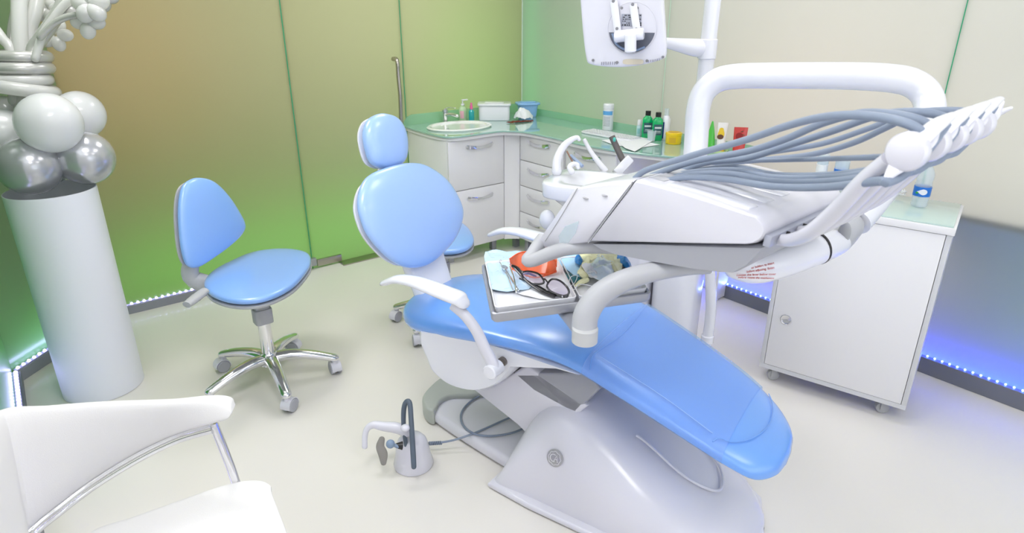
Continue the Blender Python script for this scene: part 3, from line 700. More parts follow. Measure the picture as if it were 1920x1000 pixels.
part('support_panel', merge(box2((-.12, -2.115, .012), (-.012, -2.095, CT-.036)), cyl((-.10, -2.105, .001), (-.10, -2.105, .012), .012, 12)), LAM, ct, label='white board leg at the end of the worktop')
def handle_on(parent, a, b, nrm, z, m=CHROME):
    """wavy chrome bow handle between a and b (xy)"""
    a = V((*a, z)); b = V((*b, z)); n = V(nrm); d = (b-a)
    rings = []
    for k in range(17):
        t = k/16; c = a+d*t; off = .006+.020*math.sin(PI*t)**.7; sag = -.010*math.sin(PI*t)
        w_ = .011+.002*math.cos(2*PI*t)
        rings.append([c+n*(off+q)+CZ*(sag+r*w_) for q, r in ((0, -1), (.005, -1), (.006, 0), (.005, 1), (0, 1))])
    g = merge(loft(rings), cyl(a+n*.0, a+n*.012, .006, 10), cyl(b, b+n*.012, .006, 10))
    part('handle', g, m, parent, label='wavy chrome bow handle', sharp=50)
def cabinet(name, label, x0, y0, x1, y1, face, fronts, ztop=.896, zb=.10, legs=()):
    t = thing(name, label, 'cabinet', ((x0+x1)/2, (y0+y1)/2, 0))
    part('body', box2((x0, y0, zb), (x1, y1, ztop), .002), LAM, t)
    for z0, z1, hz in fronts:
        if face == '-y':
            f = part('front', box2((x0+.003, y0-.018, z0), (x1-.003, y0-.001, z1), .003), LAM, t, label='white drawer front')
            cx = (x0+x1)/2; handle_on(f, (cx-.09, y0-.018), (cx+.13, y0-.018), (0, -1, 0), hz)
        else:
            f = part('front', box2((x0-.018, y0+.003, z0), (x0-.001, y1-.003, z1), .003), LAM, t, label='white drawer front')
            cy = (y0+y1)/2; handle_on(f, (x0-.018, cy+.13), (x0-.018, cy-.10), (-1, 0, 0), hz)
    for lx, ly in legs: part('leg', box2((lx-.02, ly-.02, .001), (lx+.02, ly+.02, zb-.001), .003), ALU, t, label='square metal leg')
    return t
cabinet('sink_cabinet', 'white cabinet under the sink with one tall and one lower front', -1.105, -.555, -.625, -.03, '-y', [(.545, .893, .845), (.11, .54, .48)], legs=[(-1.07, -.5), (-.66, -.47), (-.66, -.08), (-1.07, -.08)])
cn = thing('corner_panel', 'white filler panel between the sink cabinet and the drawers', 'panel', (-.57, -.58, 0))
part('panel', prism([(-.622, -.57), (-.60, -.578), (-.565, -.60), (-.54, -.622), (-.535, -.635), (-.30, -.635), (-.30, -.40), (-.622, -.40)], .10, .896), LAM, cn)
part('leg', box2((-.50, -.55, .001), (-.46, -.51, .099)), ALU, cn)
cabinet('drawer_cabinet', 'white cabinet with four stacked drawers beside the back corner', -.515, -1.10, -.03, -.64, '-x', [(.715, .893, .86), (.525, .71, .66), (.325, .52, .465), (.11, .32, .275)], legs=[(-.48, -.68), (-.48, -1.06), (-.08, -1.06), (-.08, -.68)])
cabinet('drawer_cabinet', 'white cabinet with a top drawer and dark niche beside the four drawer unit', -.50, -1.56, -.03, -1.105, '-x', [(.735, .893, .85), (.11, .73, .62)], legs=[(-.46, -1.15), (-.46, -1.52), (-.08, -1.52), (-.08, -1.15)])
# sink and tap
sk = V((-.83, -.31, CT)); 
pr1 = [(.222, .0005), (.225, .008), (.215, .013), (.200, .012), (.190, .004), (.150, .0035), (.06, .002), (.0001, .0015)]
sm_ = Matrix.Translation(sk) @ Matrix.Scale(1.1, 4, (1, 0, 0)) @ Matrix.Scale(.86, 4, (0, 1, 0))
sn = solo('sink', lathe([(.222, .0005), (.228, .010), (.218, .016), (.200, .014), (.188, .0035), (.10, .002), (.0001, .001)], sm_, 56), PORC, 'round white inset sink in the green worktop', 'sink', sk)
part('overflow', cyl(sk+V((-.12, -.03, .0032)), sk+V((-.12, -.03, .006)), .012, 16), CHROME, sn)
tp = V((-.80, -.072, CT)); tt = thing('tap', 'short chrome mixer tap behind the round sink', 'tap', tp)
part('tap_body', merge(cyl(tp+CZ*.001, tp+CZ*.075, .020, 20, bev=.003), cyl(tp+CZ*.075, tp+CZ*.10, .024, 20, bev=.004)), CHROME, tt)
part('spout', tube([tp+V((0, -.005, .055)), tp+V((.02, -.05, .065)), tp+V((.045, -.10, .058))], .013, 14, 5, round_end=True), CHROME, tt)
part('tap_lever', tube([tp+V((0, 0, .102)), tp+V((.02, -.03, .115)), tp+V((.045, -.075, .112))], .008, 12, 5, flat=.6, up=CZ, round_end=True), CHROME, tt)

# ------------------------------------------------------------------ things standing on the worktop
def label_patch(c, r, z0, z1, a0, a1, mt, parent, nm='label', lab=None):
    n = 14; rings = []
    for rr in (r+.0004, r+.0009):
        pass
    pts = [math.radians(a0+(a1-a0)*k/n) for k in range(n+1)]
    rings = [[V((c[0]+q*math.cos(a), c[1]+q*math.sin(a), zz)) for q, zz in ((r+.0003, z0), (r+.001, z0), (r+.001, z1), (r+.0003, z1))] for a in pts]
    return part(nm, loft(rings), mt, parent, label=lab)
def bottle(name, label, cat_, c, prof, mt, group=None, scale=(1, 1)):
    c = V(c); t = thing(name, label, cat_, c, 0, group)
    part('bottle_body', xf(lathe(prof, n=28), Matrix.Translation(c) @ Matrix.Scale(scale[0], 4, (1, 0, 0)) @ Matrix.Scale(scale[1], 4, (0, 1, 0))), mt, t); return t, c
Z1 = CT+.0008
CAMD = -130     # labels face roughly this way
def put(px, py, xmax=-.05):
    p = at_z(px, py, Z1)
    if p.x > xmax:
        k = (xmax-CO.x)/(p.x-CO.x); p = V((CO.x+(p.x-CO.x)*k, CO.y+(p.y-CO.y)*k, Z1))
    return (p.x, p.y, Z1)
def scp(prof, k): return [(r*k, z*k) for r, z in prof]
# hand soap pump
t, c = bottle('soap_bottle', 'clear soap pump bottle with pink label behind the sink', 'bottle', (-.64, -.075, Z1), [(.0001, 0), (.027, 0), (.030, .006), (.030, .085), (.024, .10), (.012, .108), (.012, .115), (.0001, .115)], mat('pale_green_gel', (.45, .62, .38), .15, coat=.4), scale=(1.1, .8))
label_patch(c, .031, .02+c.z, .075+c.z, -175, -110, mat('pink_label', (.75, .42, .5), .5), t)
part('pump', merge(cyl(c+CZ*.115, c+CZ*.128, .014, 18), cyl(c+CZ*.128, c+CZ*.15, .005, 10), box(c+V((.012, -.01, .155)), (.05, .02, .010), bev=.003)), WHITE, t, label='white pump head')
t, c = bottle('spray_bottle', 'small teal bottle with pink cap beside the soap pump', 'bottle', (-.595, -.125, Z1), [(.0001, 0), (.019, 0), (.021, .004), (.021, .07), (.012, .082), (.010, .086), (.0001, .086)], mat('teal_liquid', (.02, .38, .42), .15, coat=.4))
part('cap', lathe([(.011, 0), (.012, .02), (.008, .035), (.007, .048), (.0001, .05)], Matrix.Translation(c+CZ*.086), 18), mat('pink_cap', (.75, .15, .35), .3), t, label='pink cap')
# white lidded box
M = Matrix.Translation((-.41, -.17, Z1)) @ Matrix.Rotation(math.radians(-38), 4, 'Z')
t = thing('storage_box', 'white plastic lidded box at the back of the worktop', 'box', (-.41, -.17, Z1))
part('tub', prism([(p[0], p[1]) for p in sup(.120, .082, 6, 32)], 0, .108, M, .004), WHITE, t)
part('lid', merge(prism(sup(.130, .090, 6, 32), .1085, .126, M, .005), prism(sup(.075, .052, 8, 32), .1261, .132, M, .003)), WHITE, t, label='white lid')
# crumpled bag with leaflet
bag = [(-.29, -.265), (-.24, -.255), (-.17, -.285), (-.165, -.33), (-.20, -.38), (-.28, -.385), (-.33, -.355), (-.325, -.31)]
solo('paper_bag', wrinkled([(x, y, 0) for x, y in bag], Z1, .022, 30, .002, .060, seed=3), PAPER, 'crumpled white paper bag between the white and blue boxes', 'bag')
solo('foil_strip', wrinkled([(-.44, -.37, 0), (-.36, -.405, 0), (-.25, -.425, 0), (-.26, -.452, 0), (-.37, -.435, 0), (-.45, -.395, 0)], Z1, .006, 50, .001, .006, seed=8), mat('dark_red_foil', (.16, .02, .02), .3, noise=.2), 'dark red crumpled foil strip lying in front of the paper bag', 'wrapper')
M = Matrix.Translation((-.115, -.215, Z1)) @ Matrix.Rotation(math.radians(-25), 4, 'Z')
BB = mat('light_blue_tub', (.28, .50, .85), .3)
t = thing('blue_box', 'light blue lidded plastic box in the back corner of the worktop', 'box', (-.115, -.215, Z1))
v0 = sup(.068, .050, 5, 32); rings = [[M @ V((x*s, y*s, z)) for x, y in v0] for s, z in ((.92, 0), (.96, .004), (1.14, .088), (1.14, .092))]
part('tub', loft(rings), BB, t); part('lid', merge(prism(sup(.094, .070, 5, 32), .0925, .110, M, .005), prism(sup(.058, .04, 6, 24), .1101, .117, M, .003)), BB, t, label='light blue lid')
# wipes tube
t, c = bottle('wipes_canister', 'tall white wipes canister with blue label by the right wall', 'canister', put(1139, 243), [(.0001, 0), (.037, 0), (.038, .003), (.038, .145), (.0001, .146)], WHITE)
part('cap', lathe([(.0385, 0), (.0385, .028), (.034, .034), (.0001, .035)], Matrix.Translation(c+CZ*.1462), 28), WHITE, t, label='white cap')
label_patch(c, .038, c.z+.105, c.z+.132, 150, 270, mat('sky_blue_label', (.12, .38, .75), .4), t)
for k in range(7): label_patch(c, .038, c.z+.03+k*.010, c.z+.034+k*.010, 175, 245, mat('grey_print', (.35, .38, .42), .5), t, 'print_line')
# small foam pump
t, c = bottle('foam_bottle', 'small clear foam pump bottle left of the green mouthwash', 'bottle', put(1198, 250, -.07), [(.0001, 0), (.017, 0), (.018, .003), (.018, .062), (.014, .07), (.0001, .071)], mat('pale_aqua_plastic', (.55, .75, .80), .2))
part('cap', lathe([(.0165, 0), (.0165, .026), (.012, .036), (.0001, .037)], Matrix.Translation(c+CZ*.0712), 20), WHITE, t, label='white cap')
label_patch(c, .018, c.z+.015, c.z+.05, 180, 240, mat('aqua_label', (.3, .6, .65), .4), t)
# mouthwash bottles
MG = mat('green_mouthwash', (.0, .42, .13), .12, coat=.5); LBD = mat('dark_green_label', (.03, .10, .12), .4); LBW = mat('white_print', (.7, .75, .75), .5)
def mouthwash(x, y, lab):
    c = V(put(x, y, -.10)); t = thing('mouthwash_bottle', lab, 'bottle', c, 0, 'green mouthwash bottles')
    M = Matrix.Translation(c) @ Matrix.Rotation(math.radians(-40), 4, 'Z') @ Matrix.Scale(1.32, 4)
    rings = [[M @ V((a*s, b*s2, z)) for a, b in sup(1, 1, 4, 28)] for s, s2, z in ((.024, .016, 0), (.025, .017, .004), (.025, .017, .088), (.022, .016, .100), (.013, .013, .108), (.012, .012, .112))]
    part('bottle_body', loft(rings), MG, t); part('cap', lathe([(.0135, .1124), (.0135, .134), (.0001, .135)], M, 20), DARK, t, label='black cap')
    l = part('label', box((0, -.0178, .052), (.040, .001, .052), M), LBD, t, label='dark label with pale print')
    part('print', merge(box((0, -.0187, .062), (.032, .0006, .008), M), box((0, -.0187, .045), (.026, .0006, .003), M), box((0, -.0187, .038), (.030, .0006, .002), M)), LBW, l)
mouthwash(1212, 256, 'left green mouthwash bottle with black cap on the worktop')
mouthwash(1231, 259, 'right green mouthwash bottle with black cap beside the white spray can')
cc = V(put(1221, 262, -.16)); solo('plastic_cup', lathe(scp([(.0001, 0), (.018, 0), (.024, .055), (.0235, .055), (.0175, .001), (.0001, .001)], 1.25), o=cc, n=28), FILM, 'clear plastic cup in front of the green mouthwash bottles', 'cup', cc)
# white spray can
t, c = bottle('spray_can', 'white spray can with dark blue swirl behind the mouthwash', 'spray can', put(1246, 259, -.045), [(.0001, 0), (.027, 0), (.028, .003), (.028, .135), (.020, .150), (.015, .155), (.0001, .156)], WHITE)
part('cap', lathe([(.0150, 0), (.0140, .042), (.0001, .043)], Matrix.Translation(c+CZ*.1562), 20), PETC, t, label='clear cap')
label_patch(c, .028, c.z+.01, c.z+.115, 130, 200, mat('dark_blue_label', (.01, .02, .25), .3), t)
# yellow tub
t, c = bottle('yellow_tub', 'round yellow plastic tub beside the white tube frame', 'tub', put(1262, 269, -.1), [(.0001, 0), (.047, 0), (.049, .003), (.049, .052), (.0001, .053)], mat('yellow_plastic', (.85, .58, .01), .25, coat=.3))
part('lid', merge(lathe([(.051, 0), (.0515, .003), (.0515, .014), (.048, .0175), (.0001, .0175)], Matrix.Translation(c+CZ*.0532), 36)), MATS['yellow_plastic'], t, label='yellow lid')
part('lid_label', cyl(c+CZ*.0709, c+CZ*.0715, .035, 28), mat('ochre_label', (.62, .38, .02), .5), t)
label_patch(c, .049, c.z+.010, c.z+.044, 185, 235, mat('ochre_label', (.62, .38, .02), .5), t)
# keyboard and papers
def quadpx(px, z): return [at_z(a, b, z) for a, b in px]
Q = quadpx([(1115, 247), (1180, 240), (1240, 254), (1235, 264)], CT+.008)
kx = (Q[3]-Q[0]); M = frame(at_z(1115, 246, Z1)+V((0, 0, 0)), V((.03, -1, 0)), V((1, .03, 0)), None)
kb = thing('keyboard', 'white computer keyboard on the worktop in front of the bottles', 'keyboard', (-.2, -1.25, Z1))
kc = V(put(1180, 256)); MK = Matrix.Translation((-.235, -1.235, Z1)) @ Matrix.Rotation(math.radians(-88), 4, 'Z') @ Matrix.Scale(1.1, 4)
part('case', prism(sup(.20, .062, 9, 40), 0, .012, MK, .003), WHITE, kb)
ks = []
for r in range(5):
    for k in range(18): ks.append(box((-.178+k*.021, -.042+r*.021, .0145), (.017, .016, .005), MK, .0015, 1))
part('keys', merge(*ks), mat('pale_keys', (.66, .68, .72), .4), kb, label='rows of pale keys', kind='stuff')
def paper(px, z, nm, lab, seed, m=PAPER, cat_='paper'):
    return solo(nm, wrinkled([at_z(a, b, z) for a, b in px], z, .002, 14, .0006, .0, seed=seed, sub=1, k=8), m, lab, cat_, group=None)
paper([(1128, 264), (1170, 259), (1208, 266), (1238, 272), (1192, 279), (1150, 272)], CT+.001, 'paper_sheet', 'white paper sheet lying in front of the keyboard', 4)
paper([(1160, 268), (1200, 258), (1228, 262), (1190, 285), (1172, 278)], CT+.005, 'paper_napkin', 'folded white napkin lying across the paper sheet', 6)
# tray with perfume and cream tubes at the far right
c = V((-.135, -1.955, Z1)); MT = Matrix.Translation(c) @ Matrix.Rotation(math.radians(-70), 4, 'Z')
tr = thing('glass_dish', 'pale green rectangular dish holding cream tubes on the worktop', 'dish', c)
TRM = mat('pale_green_glass', (.55, .72, .38), .15)
part('dish_base', box((0, 0, .002), (.200, .07, .004), MT), TRM, tr)
part('dish_rim', merge(box((0, -.034, .009), (.200, .003, .010), MT), box((0, .034, .009), (.200, .003, .010), MT), box((-.0985, 0, .009), (.003, .065, .010), MT), box((.0985, 0, .009), (.003, .065, .010), MT)), TRM, tr)
def at_dish(a, b, z=.0045): return MT @ V((a, b, z))
for k, (a, b, h, lab) in enumerate([(-.048, .0, .085, 'slim amber perfume bottle with silver cap in the green dish'), (-.078, .012, .055, 'short amber perfume bottle partly hidden behind the white tube frame')]):
    p = at_dish(a, b); t = thing('perfume_bottle', lab, 'perfume', p)
    part('bottle_body', box((0, 0, h/2), (.022, .014, h), Matrix.Translation(p) @ Matrix.Rotation(math.radians(-50), 4, 'Z'), .002), mat('amber_glass', (.72, .42, .06), .1, coat=.5), t)
    part('cap', cyl(p+CZ*(h+.0002), p+CZ*(h+.036), .008, 16), CHROME, t, label='silver cap')
def creamtube(p, h, w_, mt, capm, lab, pattern=None, ang=-52, point=False, name='cream_tube', capw=.9):
    p = V(p); t = thing(name, lab, 'cream tube', p); M = Matrix.Translation(p) @ Matrix.Rotation(math.radians(ang), 4, 'Z') @ Matrix.Scale(1.55, 4)
    part('cap', prism(sup(w_*capw*.9, .013, 3, 24), 0, .018, M, .002), capm, t)
    rings = []
    for k in range(9):
        f = k/8; z = .0185+(h-.0185)*f
        if point: a, b = w_*(1-.85*f**1.6), .014*(1-.9*f)
        else: a, b = w_*(.88+.15*f), .013*(1-f)+.0012
        rings.append([M @ V((x*a, y*b, z)) for x, y in sup(1, 1, 2.4, 24)])
    body = part('tube_body', loft(rings), mt, t)
    if pattern: pattern(M, body)
def pear(M, body):
    part('fruit_print', merge(prism([(.012*math.cos(a), .016*math.sin(a)+(.008 if math.sin(a) > .7 else 0)) for a in [2*PI*k/20 for k in range(20)]], 0, .0006, M @ Matrix.Translation((-.004, -.0085, .068)) @ Matrix.Rotation(math.radians(82), 4, 'X'))), mat('pear_yellow', (.80, .55, .03), .4), body, label='yellow pear print')
    part('name_patch', prism(sup(.012, .009, 2, 20), .0007, .0012, M @ Matrix.Translation((-.006, -.0098, .058)) @ Matrix.Rotation(math.radians(82), 4, 'X')), mat('brown_print', (.13, .05, .02), .5), body)
def berry(M, body):
    part('fruit_print', prism([(.013*math.cos(a), .013*math.sin(a)-(.004 if math.sin(a) < -.8 else 0)) for a in [2*PI*k/20 for k in range(20)]], 0, .0006, M @ Matrix.Translation((-.004, -.0078, .072)) @ Matrix.Rotation(math.radians(84), 4, 'X')), mat('dark_berry', (.28, .01, .01), .4), body, label='dark strawberry print')
    part('leaf_print', merge(*[box((.011*math.cos(a)-.0, .011*math.sin(a)+.010, .0009), (.010, .002, .0004), M @ Matrix.Translation((-.002, -.0078, .074)) @ Matrix.Rotation(math.radians(84), 4, 'X') @ Matrix.Rotation(a, 4, 'Z') @ Matrix.Translation((0, 0, 0))) for a in (.3, -.3)]), mat('leaf_dark', (.03, .06, .02), .5), body)
creamtube(at_dish(-.004, .0), .112, .017, mat('aloe_green', (.07, .48, .05), .2, coat=.4), mat('green_cap', (.10, .60, .08), .2), 'pointed green aloe gel tube in the dish', None, point=True)
creamtube(at_dish(.058, .0), .110, .018, mat('white_yellow_tube', (.82, .80, .78), .25), mat('yellow_cap', (.85, .50, .01), .25), 'white cream tube with pear picture and yellow cap', pear)
creamtube((-.10, -2.12, Z1), .104, .024, mat('red_tube', (.58, .05, .04), .22, coat=.4, noise=.05), mat('red_cap', (.5, .08, .06), .2), 'red shower gel tube with strawberry picture beside the dish', berry)
#@@TROLLEY
# ------------------------------------------------------------------ white trolley on the right
TA, TB_ = V((-.748, -2.80, 0)), V((-.585, -3.41, 0)); tu = (TB_-TA).normalized(); tn = V((-tu.y, tu.x, 0))  # tn points to the wall
TM = frame(TA, tu, tn)     # x along the front, y towards the wall
TW, TD, TH = .632, .40, .92
tr = thing('trolley', 'white laminate trolley on castors with green glass top near the right wall', 'trolley', TA, math.atan2(tu.y, tu.x))
part('carcass', merge(box2((0, 0, .078), (TW, .018, .10), 0, TM), box2((0, .0, .10), (.02, TD, TH-.03), .001, TM), box2((TW-.02, .0, .10), (TW, TD, TH-.03), .001, TM), box2((0, .018, .078), (TW, TD, .0995), 0, TM), box2((.02, TD-.015, .10), (TW-.02, TD, TH-.03), 0, TM)), LAME, tr, label='pale laminate sides and bottom')
part('door', box2((.022, -.001, .102), (TW-.022, .017, TH-.032), .001, TM), LAM, tr, label='large plain white door')
part('top', box2((-.006, -.008, TH-.029), (TW+.006, TD+.006, TH), .002, TM), LAM, tr, label='white top board')
part('top_glass', box2((.004, .004, TH+.0002), (TW-.004, TD-.002, TH+.007), .001, TM), mat('trolley_glass', (.50, .64, .60), .06, coat=.5), tr, label='pale green glass plate')
kn = TM @ V((.085, -.001, .36)); Mk = frame(kn, tu, CZ)   # z = tu x CZ = -tn -> towards the room
part('finger_pull', lathe([(.0245, 0), (.0265, .002), (.026, .004), (.0225, .0045), (.018, .002), (.0001, .0012)], Mk, 32), CHROME, tr, label='round recessed finger pull')
part('pull_recess', xf(prism([(.016*math.cos(a), .016*math.sin(a)-.002) for a in [PI+PI*k/12 for k in range(13)]], .0022, .0032), Mk), GREYP, tr)
for a, b in ((.06, .05), (TW-.09, .06), (.06, TD-.06), (TW-.06, TD-.06)):
    o = TM @ V((a, b, 0)); ws = (tu*.9+tn*.43).normalized(); wd = ws.cross(CZ)
    cs = part('caster', merge(cyl(o+CZ*.029-wd*.013, o+CZ*.029+wd*.013, .028, 24, bev=.003)), GREYP, tr, label='grey castor wheel')
    part('fork', prism([(-.020, .022), (-.016, .022), (-.016, .060), (.016, .060), (.016, .022), (.020, .022), (.020, .066), (.010, .0775), (-.010, .0775), (-.020, .066)], -.013, .013, frame(o, wd, CZ)), GREYP, cs)
part('side_hooks', merge(*[box2((-.010, .06+.10*k, .40), (-.0003, .075+.10*k, .42), .001, TM) for k in range(2)]), GREYL, tr)
# water bottle
Z2 = TH+.0078
def on_tr(px, py): return at_z(px, py, Z2)
wb = on_tr(1722, 387); wt = thing('water_bottle', 'clear plastic water bottle with blue label on the trolley top', 'bottle', wb)
R_ = .0325
prf = [(.0001, .004), (.012, .002), (.022, .0), (.030, .004), (R_, .012), (R_-.002, .022), (R_, .032), (R_, .042), (R_-.001, .047), (R_-.001, .092), (R_, .097), (R_-.003, .112), (R_, .122), (R_, .140), (.028, .155), (.020, .172), (.0135, .182), (.0135, .192), (.0001, .192)]
part('bottle_body', lathe(prf, Matrix.Translation(wb), 32), PETC, wt)
part('cap', lathe([(.0150, 0), (.0150, .014), (.0001, .015)], Matrix.Translation(wb+CZ*.1922), 24), mat('blue_cap', (.02, .12, .6), .3), wt, label='blue cap')
def wlab(a0, a1, z0, z1, m_, r=R_, nm='label', lab=None, dr=0): 
    return label_patch(wb, r+dr, wb.z+z0, wb.z+z1, a0, a1, m_, wt, nm, lab)
WBL = mat('water_blue', (.02, .17, .62), .3)
wlab(-180, 180, .049, .090, WBL, lab='blue wrap label')
toC = math.degrees(math.atan2((CO-wb).y, (CO-wb).x))
def curved(poly, M_, r, dr):      # small patch bent on the bottle: x = arc length, y = height
    n = len(poly); c = (sum(p[0] for p in poly)/n, sum(p[1] for p in poly)/n)
    def q(p, rr): a = math.radians(M_)+p[0]/r; return wb+V((rr*math.cos(a), rr*math.sin(a), p[1]))
    rings = [[q(p, r+dr) for p in poly], [q(p, r+dr+.0006) for p in poly], [q((c[0]+(p[0]-c[0])*.5, c[1]+(p[1]-c[1])*.5), r+dr+.0008) for p in poly], [q((c[0]+(p[0]-c[0])*.05, c[1]+(p[1]-c[1])*.05), r+dr+.0008) for p in poly]]
    return loft(rings)
drop = [(.017*math.cos(a)*(1 if math.cos(a) > 0 else 1.3), .0125*math.sin(a)*(1 if math.cos(a) > 0 else (1+math.cos(a))**.7+.0)) for a in [2*PI*k/28 for k in range(28)]]
part('drop_print', curved([(x+.003, y+.070) for x, y in drop], toC, R_, .0012), WHITE, wt, label='white water drop print')
part('leaf_print', curved([(x*.5-.018, y*.5+.064) for x, y in [(-.012, 0), (-.006, .008), (.004, .010), (.014, .006), (.010, -.004), (0, -.008)]], toC, R_, .0020), mat('leaf_green', (.05, .38, .05), .4), wt, label='green leaf print')
# clear cups and tubes with blue print, coil of tubing
for k, (px, py, h, r, lab) in enumerate([(1606, 312, .145, .024, 'clear tube with blue dot print standing at the trolley back left'), (1636, 314, .130, .030, 'clear plastic jar with blue band behind the hoses on the trolley')]):
    p = at_z(px, py, Z2+.0); p = TM @ V((.055+.085*k, TD-.055, Z2))
    t = thing('clear_container', lab, 'container', p)
    part('container_body', lathe([(.0001, 0), (r, 0), (r*1.05, h), (r*1.0, h), (r*.95, .002), (.0001, .002)], Matrix.Translation(p), 28), PETC, t)
    if k == 0: part('dot_print', label_patch and curved([], 0, 1, 0) if False else ball(p+(CO-p).normalized().xyz*r*1.02+CZ*.02, .006, 1, 1, 1), WBL, t, label='blue dot print')
    part('label', lathe([(r*1.035, h*.35), (r*1.045, h*.35), (r*1.055, h*.75), (r*1.045, h*.75)], Matrix.Translation(p), 28), WBL if k else PAPER, t)
    part('lid', lathe([(r*1.08, h+.0003), (r*1.08, h+.010), (.0001, h+.011)], Matrix.Translation(p), 28), PETC, t, label='clear lid')
cw0 = on_tr(1683, 366)
pts = []
for k in range(64):
    a = 2*PI*k/16; q = .9+.12*math.sin(k*1.7); pts.append(cw0+V((.042*q*math.cos(a), .03*q*math.sin(a), .006+.0035*(k/16)+.004*math.sin(k*.9)+.002)))
solo('coiled_tubing', tube(pts, .002, 6, 3), mat('clear_white_tubing', (.75, .77, .80), .2), 'coil of thin clear white tubing on the trolley glass', 'tubing', cw0)

#@@UNIT
# ------------------------------------------------------------------ dental unit: column, spittoon, tube frame, monitor, instrument console, tray arm
uo = cw(.45, .85, 0)
un = thing('dental_unit', 'white dental unit with spittoon, bent tube frame and instrument console over the patient chair', 'dental unit', uo)
UM = frame(COR, CU, CV)
def ubox(u0, u1, v0, v1, z0, z1, bev=.04, seg=5): return box2((u0, v0, z0), (u1, v1, z1), bev, UM, seg)
part('unit_body', ubox(.34, .60, .68, .96, .12, .86, .05), WHITE2, un, label='tall white unit cabinet')
part('unit_column', ubox(.605, .80, .72, .96, .05, .88, .07), WHITE, un, label='rounded white unit column')
part('unit_foot', ubox(.30, .86, .66, 1.0, .003, .11, .03), WHITE2, un)
pp = [cw(.835, .86, .62), cw(.86, .86, .45), cw(.862, .86, .3), cw(.85, .85, .15), cw(.83, .85, .03)]
part('drain_pipe', merge(tube(pp, .024, 14, 5), cyl(cw(.862, .86, .27), cw(.861, .86, .31), .029, 20, bev=.004)), WHITE, un, label='white drain pipe with collar')
# spittoon
sc0 = at_z(1118, 338, .985)
SM = Matrix.Translation(V((sc0.x, sc0.y, 0))) @ Matrix.Rotation(CA_+.15, 4, 'Z')
def bowlrings(zs):
    return [[SM @ V((x*s+off, y*s*.80, z)) for x, y in sup(1, 1, 4.6, 44)] for s, off, z in zs]
part('spittoon', loft(bowlrings([(.10, 0, .80), (.13, 0, .86), (.19, 0, .912), (.222, 0, .917), (.226, 0, .925), (.228, 0, .978), (.222, 0, .986), (.165, .02, .988), (.150, .02, .975), (.10, .02, .94), (.02, .02, .93)])), WHITE, un, label='white spittoon bowl', sharp=60)
part('spittoon_neck', loft(bowlrings([(.085, 0, .80), (.075, -.0, .70), (.075, .0, .62)])), mat('pale_blue_white', (.62, .70, .88), .25), un)
part('bowl_arm', tube([V((sc0.x, sc0.y, .66)), cw(.25, .84, .60), cw(.38, .82, .55)], .06, 20, 4), WHITE, un)
sp = [(1044, 322), (1044, 305), (1049, 288), (1058, 273), (1070, 263), (1082, 258), (1086, 262)]
part('cup_filler', tube([(*at_t(x, y, 3.02), r) for (x, y), r in zip(sp, [.024, .022, .019, .017, .014, .011, .009])], .02, 16, 6, round_end=True), WHITE, un, label='tall curved white cup filler spout')
sp = [(1072, 322), (1068, 314), (1074, 308), (1082, 309), (1084, 315)]
part('bowl_rinser', tube([(*at_t(x, y, 2.98), r) for (x, y), r in zip(sp, [.015, .013, .012, .011, .009])], .015, 14, 5, round_end=True), WHITE, un, label='short white rinsing spout')
part('side_knob', ball(at_t(1026, 412, 3.0), .040, .9, 1, 1.2), WHITE, un, label='rounded white housing below the spittoon')
# suction handles
part('suction_handle', tube([(*at_t(x, y, 3.12), r) for (x, y), r in zip([(1095, 261), (1107, 283), (1122, 304), (1136, 322)], [.010, .011, .014, .018])], .012, 14, 5), WHITE, un, label='slim white suction handle')
sg = part('suction_gun', tube([(*at_t(x, y, 3.2), .016) for x, y in [(1147, 256), (1156, 276), (1170, 305)]], .015, 14, 4), mat('brown_grey_handle', (.13, .12, .12), .4), un, label='dark brown grey syringe handle')
part('teal_button', ball(at_t(1152, 262, 3.17), .009, .7, 1, 1.3), mat('teal_button', (.1, .55, .5), .3), sg)
hm = frame(at_t(1168, 312, 3.14), at_t(1182, 300, 3.14)-at_t(1158, 326, 3.14), cf)
part('handle_holder', merge(box((0, 0, 0), (.105, .06, .045), hm, .008), box((-.06, 0, -.02), (.05, .05, .03), hm, .006)), WHITE, un, label='white holder for the suction handles')
part('thin_instrument', tube([at_t(1063, 284, 3.15), at_t(1078, 312, 3.1)], .004, 8, 1), mat('brown_rod', (.30, .17, .13), .3), un, label='thin brown metal rod')
part('blue_instrument', tube([at_t(1070, 292, 3.14), at_t(1092, 312, 3.1)], .009, 10, 1), mat('steel_blue_handle', (.33, .42, .60), .3), un, label='blue grey slim handle')
# pole + monitor arm
pt = 2.58
pbase = at_t(1322, 135, pt)
part('monitor_pole', cyl(V((pbase.x, pbase.y, .88)), V((pbase.x, pbase.y, 2.2)), .0315, 28), WHITE, un, label='white vertical pole')
cl = at_t(1327, 91, pt)
cz0, cz1 = at_t(1327, 110, pt).z, at_t(1327, 72, pt).z
clamp = part('pole_clamp', cyl(V((pbase.x, pbase.y, cz0)), V((pbase.x, pbase.y, cz1)), .0365, 28, bev=.003), WHITE, un, label='white clamp on the pole')
A0 = [(1322, 91, 2.56, 17), (1300, 89, 2.53, 16), (1270, 84, 2.50, 12), (1240, 79, 2.46, 8.5), (1215, 78, 2.42, 8), (1196, 78, 2.39, 8)]
part('monitor_arm', tube([(*at_t(x, y, t), r*t/F) for x, y, t, r in A0], .03, 18, 5, flat=1.0), WHITE, un, label='tapered white monitor arm')
mo = V((at_t(1170, 45, 2.30)))
mn = (CO-mo); mn.z = mn.z*0-.06; mn.normalize(); mn = (Matrix.Rotation(math.radians(-10), 3, 'Z') @ mn)
mx_ = CZ.cross(mn).normalized(); MM = frame(mo, mx_, mn.cross(mx_))
